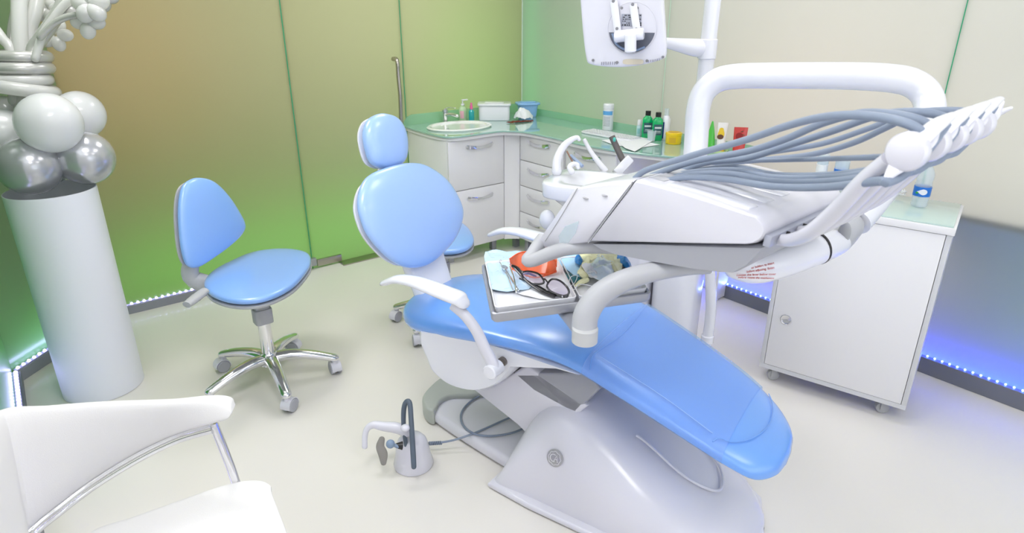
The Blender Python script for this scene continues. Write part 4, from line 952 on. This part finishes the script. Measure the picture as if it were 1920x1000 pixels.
mo_t = thing('monitor', 'white flat screen monitor seen from behind on a pole arm', 'monitor', mo)
mp = [(1086, -14), (1087, 0), (1092, 60), (1098, 108), (1106, 121), (1140, 126), (1175, 126), (1210, 121), (1240, 112), (1248, 102), (1247, 60), (1243, 0), (1242, -14), (1232, -26), (1100, -26)]
P2 = to2d([at_pl(a, b, mo, mn) for a, b in mp], MM)
mback = part('case_back', cushion(cat(P2, 4, True), MM @ Matrix.Translation((0, 0, -.020)), .020, .002, 7, 8), WHITE2, mo_t, label='white back shell')
part('screen_frame', prism(cat(P2, 2, True), -.040, -.0225, MM, .003), WHITE, mo_t, label='white front frame')
part('screen', box((sum(p[0] for p in P2)/len(P2), sum(p[1] for p in P2)/len(P2)+.01, -.0412), (.26, .20, .002), MM), DARK, mo_t, label='dark screen on the far side')
def mpt(px, py, h): q = at_pl(px, py, mo, mn); a, b = to2d([q], MM)[0]; return MM @ V((a, b, h))
mc = to2d([at_pl(1185, 53, mo, mn)], MM)[0]; Mc = MM @ Matrix.Translation((mc[0], mc[1], 0)); rc_ = 46*2.3/F
part('vesa_ring', lathe([(rc_, .0002), (rc_+.001, .0025), (rc_-.001, .003), (rc_-.002, .0008), (.0001, .0006)], Mc, 48), WHITE2, mo_t, label='round recessed mounting area')
part('recess', xf(prism([(rc_*.95*math.cos(a), rc_*.95*math.sin(a)) for a in [math.radians(190+160*k/24) for k in range(25)]], .0012, .002), Mc), mat('grey_recess', (.12, .13, .17), .4), mo_t, label='dark recess below the rating plate')
pl = part('rating_plate', box2((mc[0]-.040, mc[1]+.006, .0008), (mc[0]+.032, mc[1]+.048, .0022), 0, MM), mat('grey_rating_plate', (.36, .38, .46), .5), mo_t, label='grey rating plate with small print')
tg = []
for r in range(6):
    x = -.036
    while x < .028:
        w_ = random.choice((.004, .007, .010)); 
        if random.random() < .75: tg.append(box((mc[0]+x+w_/2, mc[1]+.011+r*.0065, .0025), (w_*.85, .0030 if r else .0045, .0005), MM))
        x += w_+.002
part('print', merge(*tg), DARK, pl, kind='stuff')
BW_ = mat('grey_screw', (.25, .25, .27), .3, metal=.6)
for x0 in (1152, 1188):
    a, b = mpt(x0, 2 if x0 == 1152 else 8, .014), mpt(x0+8, 62, .014)
    br = part('bracket_bar', tube([a, b], .014, 12, 0, flat=.45, up=mn), WHITE, mo_t, label='white bracket bar')
    [part('screw', cyl(p+mn*.003, p+mn*.008, .0055, 14), BW_, br) for p in (a, a.lerp(b, .85), b)]
part('hinge_barrel', cyl(mpt(1156, 68, .035), mpt(1210, 62, .035), .021, 24, bev=.004), WHITE, mo_t, label='white hinge barrel')
part('elbow', cyl(mpt(1187, 96, .055), mpt(1187, 62, .055), .021, 24, bev=.004), WHITE, mo_t, label='white elbow joint')
part('cable', tube([mpt(1150, 62, .02), mpt(1160, 84, .022), mpt(1185, 95, .018), mpt(1210, 88, .01)], .004, 8, 5), mat('blue_grey_cable', (.2, .27, .42), .4), mo_t)
va = [box((0, 0, 0), (.0022, .011, .0012), frame(mpt(1128+k*4.1, 119-k*.1, .0012), mx_, MM.to_3x3() @ V((.3, 1, 0)))) for k in range(8)]+[box((0, 0, 0), (.0022, .008, .0012), frame(mpt(1216+k*4.1, 115-k*.7, .0012), mx_, MM.to_3x3() @ V((.3, 1, 0)))) for k in range(6)]
part('vent_slots', merge(*va), mat('vent_grey', (.25, .25, .30), .5), mo_t, kind='stuff')
part('base_patch', xf(prism([(x*.038, y*.0095) for x, y in sup(1, 1, 4, 28)], .0003, .0018), frame(mpt(1187, 116, .0), mx_*1+V((0, 0, .012)), MM.to_3x3() @ V((0, 1, 0)))), mat('beige_patch', (.62, .56, .45), .5), mo_t, label='beige oval latch')
[part('screw', cyl(mpt(x, y, .0), mpt(x, y, .003), .005, 14), BW_, mo_t) for x, y in ((1112, 113), (1157, 117), (1213, 114), (1243, 107), (1166, 15), (1195, 15))]
# bent tube frame
up_ = [(1300, 340, 2.47), (1303, 300, 2.46), (1306, 250, 2.45), (1309, 205, 2.43), (1320, 172, 2.41), (1347, 150, 2.38), (1385, 143, 2.34), (1450, 142, 2.28), (1530, 142, 2.21), (1600, 143, 2.15), (1660, 146, 2.10), (1706, 154, 2.07), (1735, 175, 2.05), (1744, 205, 2.03), (1738, 240, 2.0), (1715, 275, 1.95), (1680, 320, 1.90), (1640, 370, 1.84), (1602, 415, 1.80)]
ftop = at_t(1300, 340, 2.47)
part('tube_frame', tube([V((ftop.x-.005, ftop.y+.0, .80)), V((ftop.x, ftop.y, 1.0))]+[at_t(*p) for p in up_], .0455, 24, 4), WHITE, un, label='thick white bent tube')
kn = at_t(1578, 440, 1.76)
part('knuckle', merge(tube([at_t(1592, 424, 1.785), at_t(1585, 433, 1.775), at_t(1572, 448, 1.755), at_t(1562, 455, 1.745)], .039, 24, 4, round_end=True)), GREYL, un, label='grey oval knuckle joint')
part('console_arm', tube([(*at_t(1572, 452, 1.75), .036), (*at_t(1540, 464, 1.72), .042), (*at_t(1480, 485, 1.67), .044), (*at_t(1420, 500, 1.62), .044), (*at_t(1385, 497, 1.60), .040)], .044, 24, 4, round_end=True), WHITE, un, label='thick white arm under the console')
gr0, gr1 = at_t(1534, 465, 1.715), at_t(1531, 466, 1.713)
part('groove', cyl(gr0, gr1, .0452, 28), DARK, un, label='dark groove ring')
kq = at_t(1583, 437, 1.715)
part('knuckle_cover', ball(kq, .030, .55, .35, 1.05, frame(kq, (kn-CO).cross(CZ), CZ.cross((kn-CO).cross(CZ)))), mat('mid_grey_cover', (.36, .37, .39), .35), un, label='grey oval cover on the knuckle')
# console
a_ = math.radians(-85.5); WL = V((math.cos(a_), math.sin(a_), 0)); WW = V((-WL.y, WL.x, 0)); SC = .68
N0 = CO+(at_z(1190, 338, 1.13)-CO)*SC
def con(px, py, w=0.0):
    p = at_pl(px, py, N0+WW*w, WW)-N0; return (p.dot(WL), p.z)
KM = frame(N0, WL, CZ)      # z = WL x CZ = -WW
CWD = .40
def conloft(px, secs, w0px=0.0):
    pr0 = [con(a, b, w0px) for a, b in px]; c = (sum(p[0] for p in pr0)/len(pr0), sum(p[1] for p in pr0)/len(pr0))
    return loft([[N0+WL*(c[0]+(a-c[0])*s)+CZ*(c[1]+(b-c[1])*s2)+WW*w for a, b in pr0] for w, s, s2 in secs])
body_px = cat([(1190, 338), (1215, 343), (1300, 367), (1385, 395), (1420, 406)], 3)+cat([(1432, 418), (1437, 432), (1430, 448), (1415, 458)], 3)+[(1400, 460), (1300, 459), (1200, 457), (1105, 456)]
secs = [(-.004, .965, .90), (.0, .985, .95), (.012, 1.0, .99), (.03, 1.0, 1.0), (CWD-.03, 1.0, 1.0), (CWD-.01, 1, .99), (CWD, .98, .95)]
part('console_body', conloft(body_px, secs), WHITE2, un, label='white instrument console body', sharp=50)
pan_px = [(1075, 356), (1086, 350), (1110, 345), (1150, 340), (1187, 338), (1102, 456), (1060, 462), (1028, 469), (1014, 466), (1009, 458)]
part('side_panel', conloft(pan_px, secs), WHITE2, un, label='angled left end piece of the console', sharp=50)
def seam(px, r=.0016, m_=GREYP, w=-.0045, nm='seam_line'):
    return part(nm, tube([N0+WL*a+CZ*b+WW*(w) for a, b in [con(x, y, 0) for x, y in px]], r, 6, 3), m_, un)
seam([(1188, 340), (1182, 352), (1150, 394), (1105, 455)])
seam([(1085, 352), (1070, 378), (1048, 415), (1024, 452)], .0011)
fw_ = [con(x, y, 0) for x, y in [(1062, 424), (1088, 414), (1082, 436), (1068, 455), (1052, 456), (1050, 442)]]
part('film_window', prism(fw_, .0048, .0058, KM), FILM, un, label='clear film patch on the side panel')
for x, y in ((1100, 371), (1136, 366)):
    a, b = con(x, y, 0); q = N0+WL*a+CZ*b-WW*.0045
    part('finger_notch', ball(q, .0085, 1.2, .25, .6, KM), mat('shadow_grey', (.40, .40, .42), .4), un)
under_px = [(1104, 460), (1120, 470), (1150, 481), (1220, 494), (1300, 507), (1350, 513), (1375, 513), (1400, 498), (1420, 478), (1432, 462), (1300, 460.5), (1200, 459)]
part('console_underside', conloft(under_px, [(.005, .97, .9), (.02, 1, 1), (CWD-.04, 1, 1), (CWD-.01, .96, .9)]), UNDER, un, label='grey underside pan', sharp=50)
# grip handle
hA = [(1018, 448, 1.93), (1008, 462, 1.91), (998, 478, 1.90), (990, 488, 1.895), (1003, 487, 1.88), (1030, 476, 1.86), (1060, 467, 1.84), (1100, 463, 1.82), (1150, 463, 1.80), (1200, 466, 1.80)]
part('grip_handle', tube([at_t(*p) for p in hA], .0205, 20, 6), GREYL, un, label='grey V shaped grip handle')
# console end strip with slots
el_ = [con(x, y, 0) for x, y in [(1432, 440), (1446, 446), (1440, 466), (1428, 462)]]
part('instrument_strip', prism(el_, -CWD+.01, -.004, KM, .001), mat('slot_grey', (.40, .42, .50), .3), un, label='dark grey slotted end strip')
# five instrument arms
NA = 5
HD0 = at_t(1700, 285, .98)
cdn = (CO-HD0).normalized()
up2 = CZ
for i in range(NA):
    hd = HD0+WW*(.106*i)*(1-.02*i)
    a, b = con(1436, 452, 0); s0 = N0+WL*(a-.03)+CZ*(b-.005)+WW*(.035+.083*i)
    ks_ = [(1440, 447, 1.43, 0), (1458, 452, 1.40, .05), (1482, 452, 1.35, .15), (1515, 438, 1.27, .3), (1562, 398, 1.17, .5), (1612, 344, 1.07, .75), (1662, 300, 1.0, 1)]
    pa = [at_t(x, y, t)+WW*(.012+(.083+(.106*(1-.02*i)-.083)*f)*i) for x, y, t, f in ks_]
    ia = part('instrument_arm', tube([(*p, r) for p, r in zip(pa, [.010, .013, .015, .016, .016, .015, .013])], .012, 14, 5), WHITE2, un, label='slim white balanced arm')
    # slot frame on the console end
    part('slot_divider', box((0, 0, 0), (.016, .026, .004), frame(s0+WL*.040+WW*.040, WL, CZ), .001), DARK, un)
    dm = frame(hd, WL, CZ)
    hp = part('arm_head', merge(lathe([(.0001, -.016), (.018, -.0145), (.027, -.010), (.0305, -.003), (.0305, .012), (.026, .018), (.0001, .020)], frame(hd, WL.cross(WW), WL) if False else frame(hd, CZ, WW.cross(CZ)), 40)), WHITE2, ia, label='round white arm head')
    ddn = V(at_t(1655, 338, .98))-HD0; dup = V(at_t(1745, 243, .98))-HD0
    part('head_fin', tube([(*(hd+ddn*1.03+WW*.018), .005), (*(hd+ddn*.75+WW*.018), .010), (*(hd+ddn*.3-CZ*.002+WW*.020), .017), (*(hd+dup*.55+WW*.020), .019), (*(hd+dup*1.0+WW*.02), .010), (*(hd+dup*1.25+WW*.02), .004)], .02, 16, 5, flat=.4, up=WW), WHITE2, ia, label='white curved holder fin')
    if i == NA-1:
        e0 = at_t(1838, 236, 1.27); 
        part('instrument_handle', tube([(*(hd+dup*.2), .018), (*at_t(1845, 228, 1.36), .016), (*at_t(1868, 214, 1.33), .010), (*at_t(1895, 203, 1.30), .0045)], .01, 14, 5, flat=.8, round_end=True), WHITE, ia, label='long tapering white handle')
    else:
        part('instrument_handle', tube([(*(hd+dup*.5), .016), (*(hd+dup*1.2+WW*.01), .014), (*(hd+dup*1.5+WW*.05), .008)], .01, 14, 5, flat=.6, up=CZ, round_end=True), WHITE, ia, label='white instrument handle')
# hoses: over the top
def hose(pts, r=.0075, lab='slate grey instrument hose', cyc=5):
    return part('instrument_hose', tube([at_t(*p) for p in pts], r, 12, cyc), HOSE, un, label=lab)
hose([(1190, 335, 1.66), (1215, 318, 1.63), (1300, 291, 1.52), (1400, 262, 1.38), (1470, 238, 1.27), (1530, 222, 1.18), (1590, 216, 1.10), (1650, 220, 1.04), (1695, 230, 1.0), (1722, 243, .985), (1738, 262, .985)], .0078)
hose([(1215, 332, 1.70), (1300, 303, 1.60), (1400, 284, 1.50), (1470, 262, 1.40), (1540, 232, 1.30), (1610, 213, 1.20), (1670, 214, 1.13), (1720, 224, 1.09), (1750, 240, 1.08), (1766, 248, 1.08)], .0080)
hose([(1240, 335, 1.75), (1320, 306, 1.66), (1400, 297, 1.58), (1480, 272, 1.48), (1560, 246, 1.38), (1640, 218, 1.28), (1700, 210, 1.20), (1750, 214, 1.17), (1780, 224, 1.17), (1794, 236, 1.17)], .0080)
hose([(1250, 340, 1.80), (1330, 311, 1.75), (1430, 300, 1.68), (1520, 290, 1.58), (1600, 268, 1.48), (1660, 240, 1.38), (1720, 212, 1.30), (1770, 208, 1.26), (1805, 214, 1.26), (1822, 226, 1.26)], .0072)
hose([(1260, 338, 1.82), (1360, 300, 1.76), (1450, 285, 1.68), (1540, 270, 1.60), (1620, 244, 1.50), (1700, 215, 1.42), (1760, 207, 1.38), (1810, 208, 1.35), (1835, 216, 1.35)], .0070)
hose([(1310, 302, 1.74), (1430, 301, 1.60), (1550, 298, 1.4), (1668, 294, 1.10)], .0058, 'thin straight grey hose')
# under the heads
def under(i, y0, x0=1240, t0=1.64, yl=345):
    hd = HD0+WW*(.106*i)*(1-.02*i)
    P = [at_t(x0, y0+2, t0), at_t(x0+45, y0-10, t0-.04), at_t(1360+i*6, yl-14, t0-.12), at_t(1450, yl, t0-.24), at_t(1550, yl+1, t0-.4), at_t(1645, yl-10, 1.02+.02*i)]
    P += [hd+ddn*.85-CZ*.012+WW*.012, hd+ddn*.2-CZ*.030+WW*.035, hd+dup*.6-CZ*.022+WW*.055, hd+dup*1.1-CZ*.002+WW*.07]
    part('instrument_hose', tube([tuple(p) for p in P], .0078, 12, 5), HOSE, un, label='slate grey hose under the arm heads')
under(0, 343, 1235, 1.62, 350); under(1, 338, 1240, 1.66, 340); under(2, 334, 1245, 1.70, 333); under(3, 332, 1250, 1.74, 328)
part('hose_outlet', box((0, 0, 0), (.05, .30, .014), frame(N0+WL*.035+WW*.19-CZ*.004, WL, WW), .004), mat('outlet_grey', (.42, .43, .46), .4), un, label='grey hose outlet strip')
# raised ribs on the console top
for k in range(5):
    w0 = .045+.078*k; a0, b0 = con(1235, 350, 0); a1, b1 = con(1395, 399, 0)
    p0, p1 = N0+WL*a0+CZ*(b0-.006)+WW*w0, N0+WL*a1+CZ*(b1-.004)+WW*w0
    part('instrument_rest', box((0, 0, 0), ((p1-p0).length, .045, .018), frame((p0+p1)/2, p1-p0, WW), .006), WHITE, un, label='low raised rest on the console top')
# red text on the arm
axis = (at_t(1480, 485, 1.67)-at_t(1420, 500, 1.62)).normalized()
arm_o = [o for o in un.children if o.name.startswith('console_arm')][0]
RED = mat('red_print', (.50, .02, .02), .5); lines = []
for (px, py), s_txt in [((1430, 498), 'or holders to insert'), ((1426, 506), 'before adjusting, fasten'), ((1418, 515), 'Loosen the lever below cover'), ((1418, 521), 'before rotate the mechanism')]:
    l_, n_ = cast_on(arm_o, px, py)
    if l_:
        x_ = (axis-n_*axis.dot(n_)).normalized(); lines.append(textmesh(s_txt, .0085, frame(l_+n_*.0006, x_, n_.cross(x_)), .0002, 'CENTER'))
if lines: part('red_text', merge(*lines), RED, un, label='four short lines of small red print')
# tray arm
ta_ = [(1096, 640, 1.66, 24), (1096, 612, 1.66, 24), (1100, 588, 1.655, 24), (1118, 560, 1.65, 23), (1150, 536, 1.645, 22), (1190, 519, 1.64, 20), (1240, 507, 1.64, 18), (1290, 501, 1.65, 16), (1330, 500, 1.66, 14)]
part('tray_arm', tube([(*at_t(x, y, t), r*t/F) for x, y, t, r in ta_], .03, 22, 5), GREYL, un, label='curved pale arm carrying the tray')
q0, q1 = at_t(1096, 640, 1.66), at_t(1097, 604, 1.66)
part('arm_cuff', cyl(q0+CZ*-.002, q0+CZ*.040, .0338, 28, bev=.002), mat('cuff_grey', (.52, .53, .54), .4), un, label='grey sleeve at the arm end')
# tray
TZ = .94
def tray_pt(px, py, z=TZ): return at_z(px, py, z)
tA, tB, tC, tD = tray_pt(922, 588), tray_pt(1222, 548), tray_pt(1168, 478), tray_pt(903, 494)
cen = (tA+tB+tC+tD)/4
e1 = ((tB-tA)+(tC-tD)).normalized(); e2 = ((tD-tA)+(tC-tB)); e2 = (e2-e1*e2.dot(e1)).normalized()
hx = ((tB-tA).dot(e1)+(tC-tD).dot(e1))/4; hy = ((tD-tA).dot(e2)+(tC-tB).dot(e2))/4
# keep the drawn corners while staying a rigid plate
def tp_(s, t): return (tA*(1-s)*(1-t)+tB*s*(1-t)+tC*s*t+tD*(1-s)*t)
TRO = cen
ty = thing('tray_table', 'pale grey tray table on the curved arm above the patient chair', 'tray table', cen-CZ*.04)
def plate(s0, s1, t0, t1, z0, z1, rd=.03, taper=0):
    out = []
    for (sx, tx, a0) in ((s1, t1, 0), (s0, t1, 90), (s0, t0, 180), (s1, t0, 270)):
        cx = sx-rd*(1 if sx == s1 else -1); cy = tx-rd*1.3*(1 if tx == t1 else -1)
        for k in range(6):
            a = math.radians(a0+90*k/5); out.append((cx+rd*math.cos(a), cy+rd*1.3*math.sin(a)))
    r0 = [tp_(*q) for q in out]; f = lambda z, e: [V((p.x, p.y, TZ+z))+(cen-p).normalized()*e-CZ*((cen-p).normalized().z*e) for p in r0]
    return r0, f
r0, f = plate(0, 1, 0, 1, 0, 0)
part('tray_base', loft([f(-.034, .02), f(-.032, .008), f(-.024, .0), f(-.004, .0), f(-.001, .004), f(-.003, .010), f(-.012, .014)]), ALU, ty, label='pale metal tray holder')
part('tray_mount', tube([(*(tp_(.42, .35)-CZ*.045), .03), (*(tp_(.47, .15)-CZ*.052), .026), (*(q0+CZ*.012), .022)], .025, 16, 4, flat=.5, up=CZ), ALU, ty, label='metal bracket under the tray')
IN = mat('light_steel_tray', (.80, .81, .85), .25, metal=.1)
r1, f1 = plate(.02, .52, .03, .97, 0, 0, .03)
r2, f2 = plate(.535, .98, .03, .97, 0, 0, .03)
for rr, ff, lab in ((r1, f1, 'left shallow steel instrument tray under the glasses'), (r2, f2, 'right shallow steel instrument tray under the gloves')):
    c_ = sum(rr, V())/len(rr)
    def g2(z, s): return [V((c_.x+(p.x-c_.x)*s, c_.y+(p.y-c_.y)*s, TZ+z)) for p in rr]
    solo('instrument_tray', loft([g2(-.009, .95), g2(-.008, .97), g2(.008, .995), g2(.010, 1.0), g2(.011, .985), g2(.0095, .97), g2(-.004, .94), g2(-.0065, .90)]), IN, lab, 'tray', c_, 'shallow steel trays on the tray table')
#@@TRAYITEMS
ZT = TZ-.005
def tz(px, py, h=0.0): return at_z(px, py, ZT+h)
pouch = clear('blue_pouch_film', (.72, .86, .97), .25, .25)
solo('sterile_pouch', wrinkled([tz(*p) for p in [(910, 478), (950, 474), (985, 480), (990, 520), (992, 545), (925, 548), (915, 515)]], ZT, .007, 60, .001, .004, seed=2), mat('pale_blue_pouch', (.50, .68, .86), .3, noise=.1), 'pale blue crumpled sterilisation pouch at the left of the tray', 'pouch')
solo('drape_sheet', wrinkled([tz(*p) for p in [(960, 498), (1040, 490), (1060, 520), (1060, 560), (1000, 560), (965, 545)]], ZT, .003, 25, .001, .0, seed=12), PAPER, 'white paper liner under the black glasses', 'paper')
def instr(px, nm, lab, r=.0022, head=None, grp='steel dental hand instruments'):
    t = thing(nm, lab, 'dental instrument', tz(*px[0][:2]), 0, None)
    P = [tz(x, y, h) for x, y, h in px]
    part('handle', tube([tuple(p) for p in P], r, 8, 4), CHROME, t)
    if head == 'mirror':
        q = P[0]; d = (P[0]-P[1]).normalized(); c = q+d*.010; part('mirror', cyl(c, c+V((.1, -.35, 1)).normalized()*.003, .0115, 28, bev=.0008), mat('pale_mirror', (.45, .53, .62), .1, metal=.7), t, label='round mirror')
    elif head:
        q = P[0]; part('tip', tube([tuple(q), tuple(q+V((.004, .006, .006))), tuple(q+V((.010, .004, .002)))], .0012, 6, 3), CHROME, t)
instr([(947, 505, .022), (958, 522, .016), (972, 545, .012)], 'dental_mirror', 'small round dental mirror lying on the pale blue pouch', .0022, 'mirror')
instr([(937, 492, .020), (950, 515, .015), (962, 545, .012)], 'dental_probe', 'thin steel probe left of the dental mirror on the pouch', .0018, 'hook')
instr([(956, 500, .026), (963, 520, .024), (968, 548, .014)], 'dental_tweezers', 'bent steel tweezers right of the dental mirror', .0024, 'hook')
# orange safety glasses
OR = clear('orange_lens', (.95, .20, .04), .58, .08); ORF = mat('orange_frame', (.90, .12, .02), .3, coat=.4)
og = thing('safety_glasses', 'orange safety glasses with tinted wrap lens on the tray', 'glasses', tz(1000, 520))
def P_(l, h0=0): return [tuple(tz(x, y, h)) for x, y, h in l]
lens_t = P_([(955, 486, .045), (975, 474, .055), (1005, 472, .060), (1030, 478, .058), (1043, 490, .050)]); lens_b = P_([(957, 497, .012), (975, 505, .010), (1005, 512, .010), (1030, 514, .010), (1043, 508, .012)])
LT, LB = cat(lens_t, 5), cat(lens_b, 5)
rings = [[V(a)+cf*0, V(a)+cf*.0015, V(b)+cf*.0015, V(b)] for a, b in zip(LT, LB)]
part('lens', loft(rings), OR, og, label='orange tinted wrap lens')
part('frame', merge(tube(lens_t, .0018, 8, 5), tube(lens_b, .0026, 8, 5), tube(P_([(957, 497, .012), (965, 508, .010), (990, 518, .009), (1010, 520, .009), (1043, 510, .010)]), .0025, 8, 5)), ORF, og, label='orange frame')
part('side_arm', tube(P_([(1043, 500, .03), (1042, 482, .03), (1030, 474, .035), (1010, 468, .03)]), .0025, 8, 5), ORF, og)
part('brow_bar', tube(P_([(975, 518, .009), (990, 513, .012), (1005, 519, .010)]), .0035, 8, 4), mat('violet_bar', (.05, .02, .22), .3), og, label='dark violet nose bar')
# scissors
s_ = thing('scissors', 'small gold handled scissors beneath the orange glasses', 'scissors', tz(1020, 508)); GOLD = mat('gold_handle', (.75, .52, .28), .25, metal=.8)
for cx, cy in ((1012, 500), (1024, 509)):
    c = tz(cx, cy, .012); part('finger_ring', tube([tuple(c+V((.011*math.cos(a), .009*math.sin(a), 0))) for a in [2*PI*k/14 for k in range(14)]], .0016, 8, 2, closed=True), GOLD, s_)
part('blade', merge(tube([tuple(tz(1005, 497, .012)), tuple(tz(985, 484, .012))], .002, 6, 1), tube([tuple(tz(1012, 510, .012)), tuple(tz(986, 490, .012))], .002, 6, 1)), CHROME, s_)
# black glasses
bg = thing('eyeglasses', 'black framed reading glasses lying open on the tray', 'glasses', tz(1030, 540)); BK = mat('black_acetate', (.012, .010, .014), .15, coat=.5)
def rim(pts, r=.0031): return tube(P_(pts), r, 8, 5, closed=True)
rim1 = [(979, 512, .040), (990, 509, .043), (1008, 513, .043), (1017, 522, .038), (1019, 531, .028), (1005, 533, .020), (990, 528, .020), (981, 520, .028)]
rim2 = [(1026, 534, .036), (1035, 524, .043), (1050, 527, .043), (1064, 540, .038), (1066, 551, .026), (1055, 555, .018), (1037, 549, .020), (1028, 542, .026)]
part('rims', merge(rim(rim1), rim(rim2), tube(P_([(1018, 524, .040), (1022, 524, .040), (1027, 530, .040)]), .0024, 8, 4)), BK, bg, label='black lens rims and bridge')
LN = clear('tinted_lens', (.78, .74, .82), .88, .05)
for rr in (rim1, rim2):
    P = [V(p) for p in cat(P_(rr), 4, True)]; c = sum(P, V())/len(P); nn_ = (P[0]-c).cross(P[8]-c).normalized()
    part('lens', loft([[c+(p-c)*q_+nn_*h_ for p in P] for q_, h_ in ((.02, -.0008), (.5, -.0008), (.97, -.0008), (.97, .0008), (.5, .0008), (.02, .0008))]), LN, bg, label='faintly tinted lens')
part('temple', tube([(*p, r) for p, r in zip(P_([(978, 512, .040), (971, 503, .042), (961, 499, .040), (966, 504, .036), (990, 530, .020), (1015, 547, .014), (1040, 556, .012)]), [.0035, .0045, .0045, .0042, .0042, .0042, .0055])], .003, 8, 5), BK, bg, label='black folded temple arm')
part('temple', tube(P_([(1065, 553, .022), (1058, 558, .014), (1030, 549, .012), (1000, 532, .012), (975, 522, .014)]), .0040, 8, 5), BK, bg, label='black folded temple arm')
q = tz(1056, 556, .018); part('logo_tab', merge(box(q, (.008, .004, .006)), box(q+V((.010, -.003, 0)), (.004, .004, .005))), CHROME, bg, label='small silver tab on the hinge')
# masks, gloves, films
solo('face_mask', wrinkled([tz(*p) for p in [(1042, 488), (1075, 478), (1092, 482), (1092, 505), (1086, 524), (1064, 508)]], ZT, .004, 25, .001, .010, seed=5), mat('mask_blue', (.42, .68, .90), .6, bump=.2, bscale=120), 'light blue pleated face mask in the middle of the tray', 'face mask')
solo('green_cloth', wrinkled([tz(*p) for p in [(1056, 516), (1070, 517), (1095, 530), (1086, 534), (1068, 532), (1058, 524)]], ZT+.001, .004, 50, .001, .006, seed=15), mat('dark_teal_cloth', (.0, .14, .17), .5), 'dark teal folded cloth edge beside the black glasses', 'cloth')
solo('mask_loop', tube([tuple(tz(*p)) for p in [(1066, 535, .012), (1070, 520, .020), (1082, 517, .020), (1078, 530, .012), (1068, 540, .010), (1078, 543, .010), (1084, 534, .012), (1098, 534, .012), (1110, 537, .012)]], .0012, 6, 6), PAPER, 'white elastic ear loops lying curled beside the yellow glove', 'elastic')
gl = thing('latex_glove', 'pale yellow crumpled latex gloves on the right half of the tray', 'gloves', tz(1130, 505)); YL = mat('yellow_latex', (.86, .85, .52), .4)
part('glove_body', wrinkled([tz(*p) for p in [(1086, 482), (1120, 476), (1150, 480), (1166, 500), (1160, 522), (1140, 520), (1118, 512), (1100, 530), (1082, 522), (1090, 500)]], ZT+.003, .012, 55, .001, .018, seed=7), YL, gl)
part('finger', tube([(*tz(1100, 525, .012), .009), (*tz(1088, 530, .010), .008), (*tz(1080, 536, .008), .005)], .008, 10, 4, round_end=True), YL, gl)
part('finger', tube([(*tz(1150, 500, .03), .010), (*tz(1158, 512, .022), .009), (*tz(1161, 521, .014), .007)], .008, 10, 4, round_end=True), YL, gl)
NB = mat('nitrile_blue', (.01, .22, .62), .4)
solo('nitrile_glove', wrinkled([tz(*p) for p in [(1150, 486), (1164, 484), (1178, 492), (1184, 510), (1174, 508), (1164, 502)]], ZT+.002, .008, 40, .001, .014, seed=11), NB, 'bright blue nitrile glove at the far right of the tray', 'glove')
solo('nitrile_glove', wrinkled([tz(*p) for p in [(1078, 494), (1086, 490), (1092, 498), (1088, 507), (1079, 504)]], ZT+.014, .006, 50, .001, .012, seed=13), NB, 'blue glove fingertip showing left of the yellow gloves', 'glove')
solo('clear_wrapper', wrinkled([tz(*p) for p in [(1120, 492), (1148, 508), (1150, 524), (1126, 540), (1106, 532), (1100, 522)]], ZT+.020, .008, 40, .001, .012, seed=17), mat('wrapper_film', (.66, .78, .86), .18, coat=.6), 'clear plastic wrapper lying over the yellow gloves', 'wrapper')
solo('gauze_swab', wrinkled([tz(*p) for p in [(1090, 512), (1108, 508), (1118, 524), (1120, 538), (1104, 532)]], ZT+.020, .006, 45, .001, .012, seed=19), PAPER, 'small white gauze swab next to the clear wrapper', 'gauze')
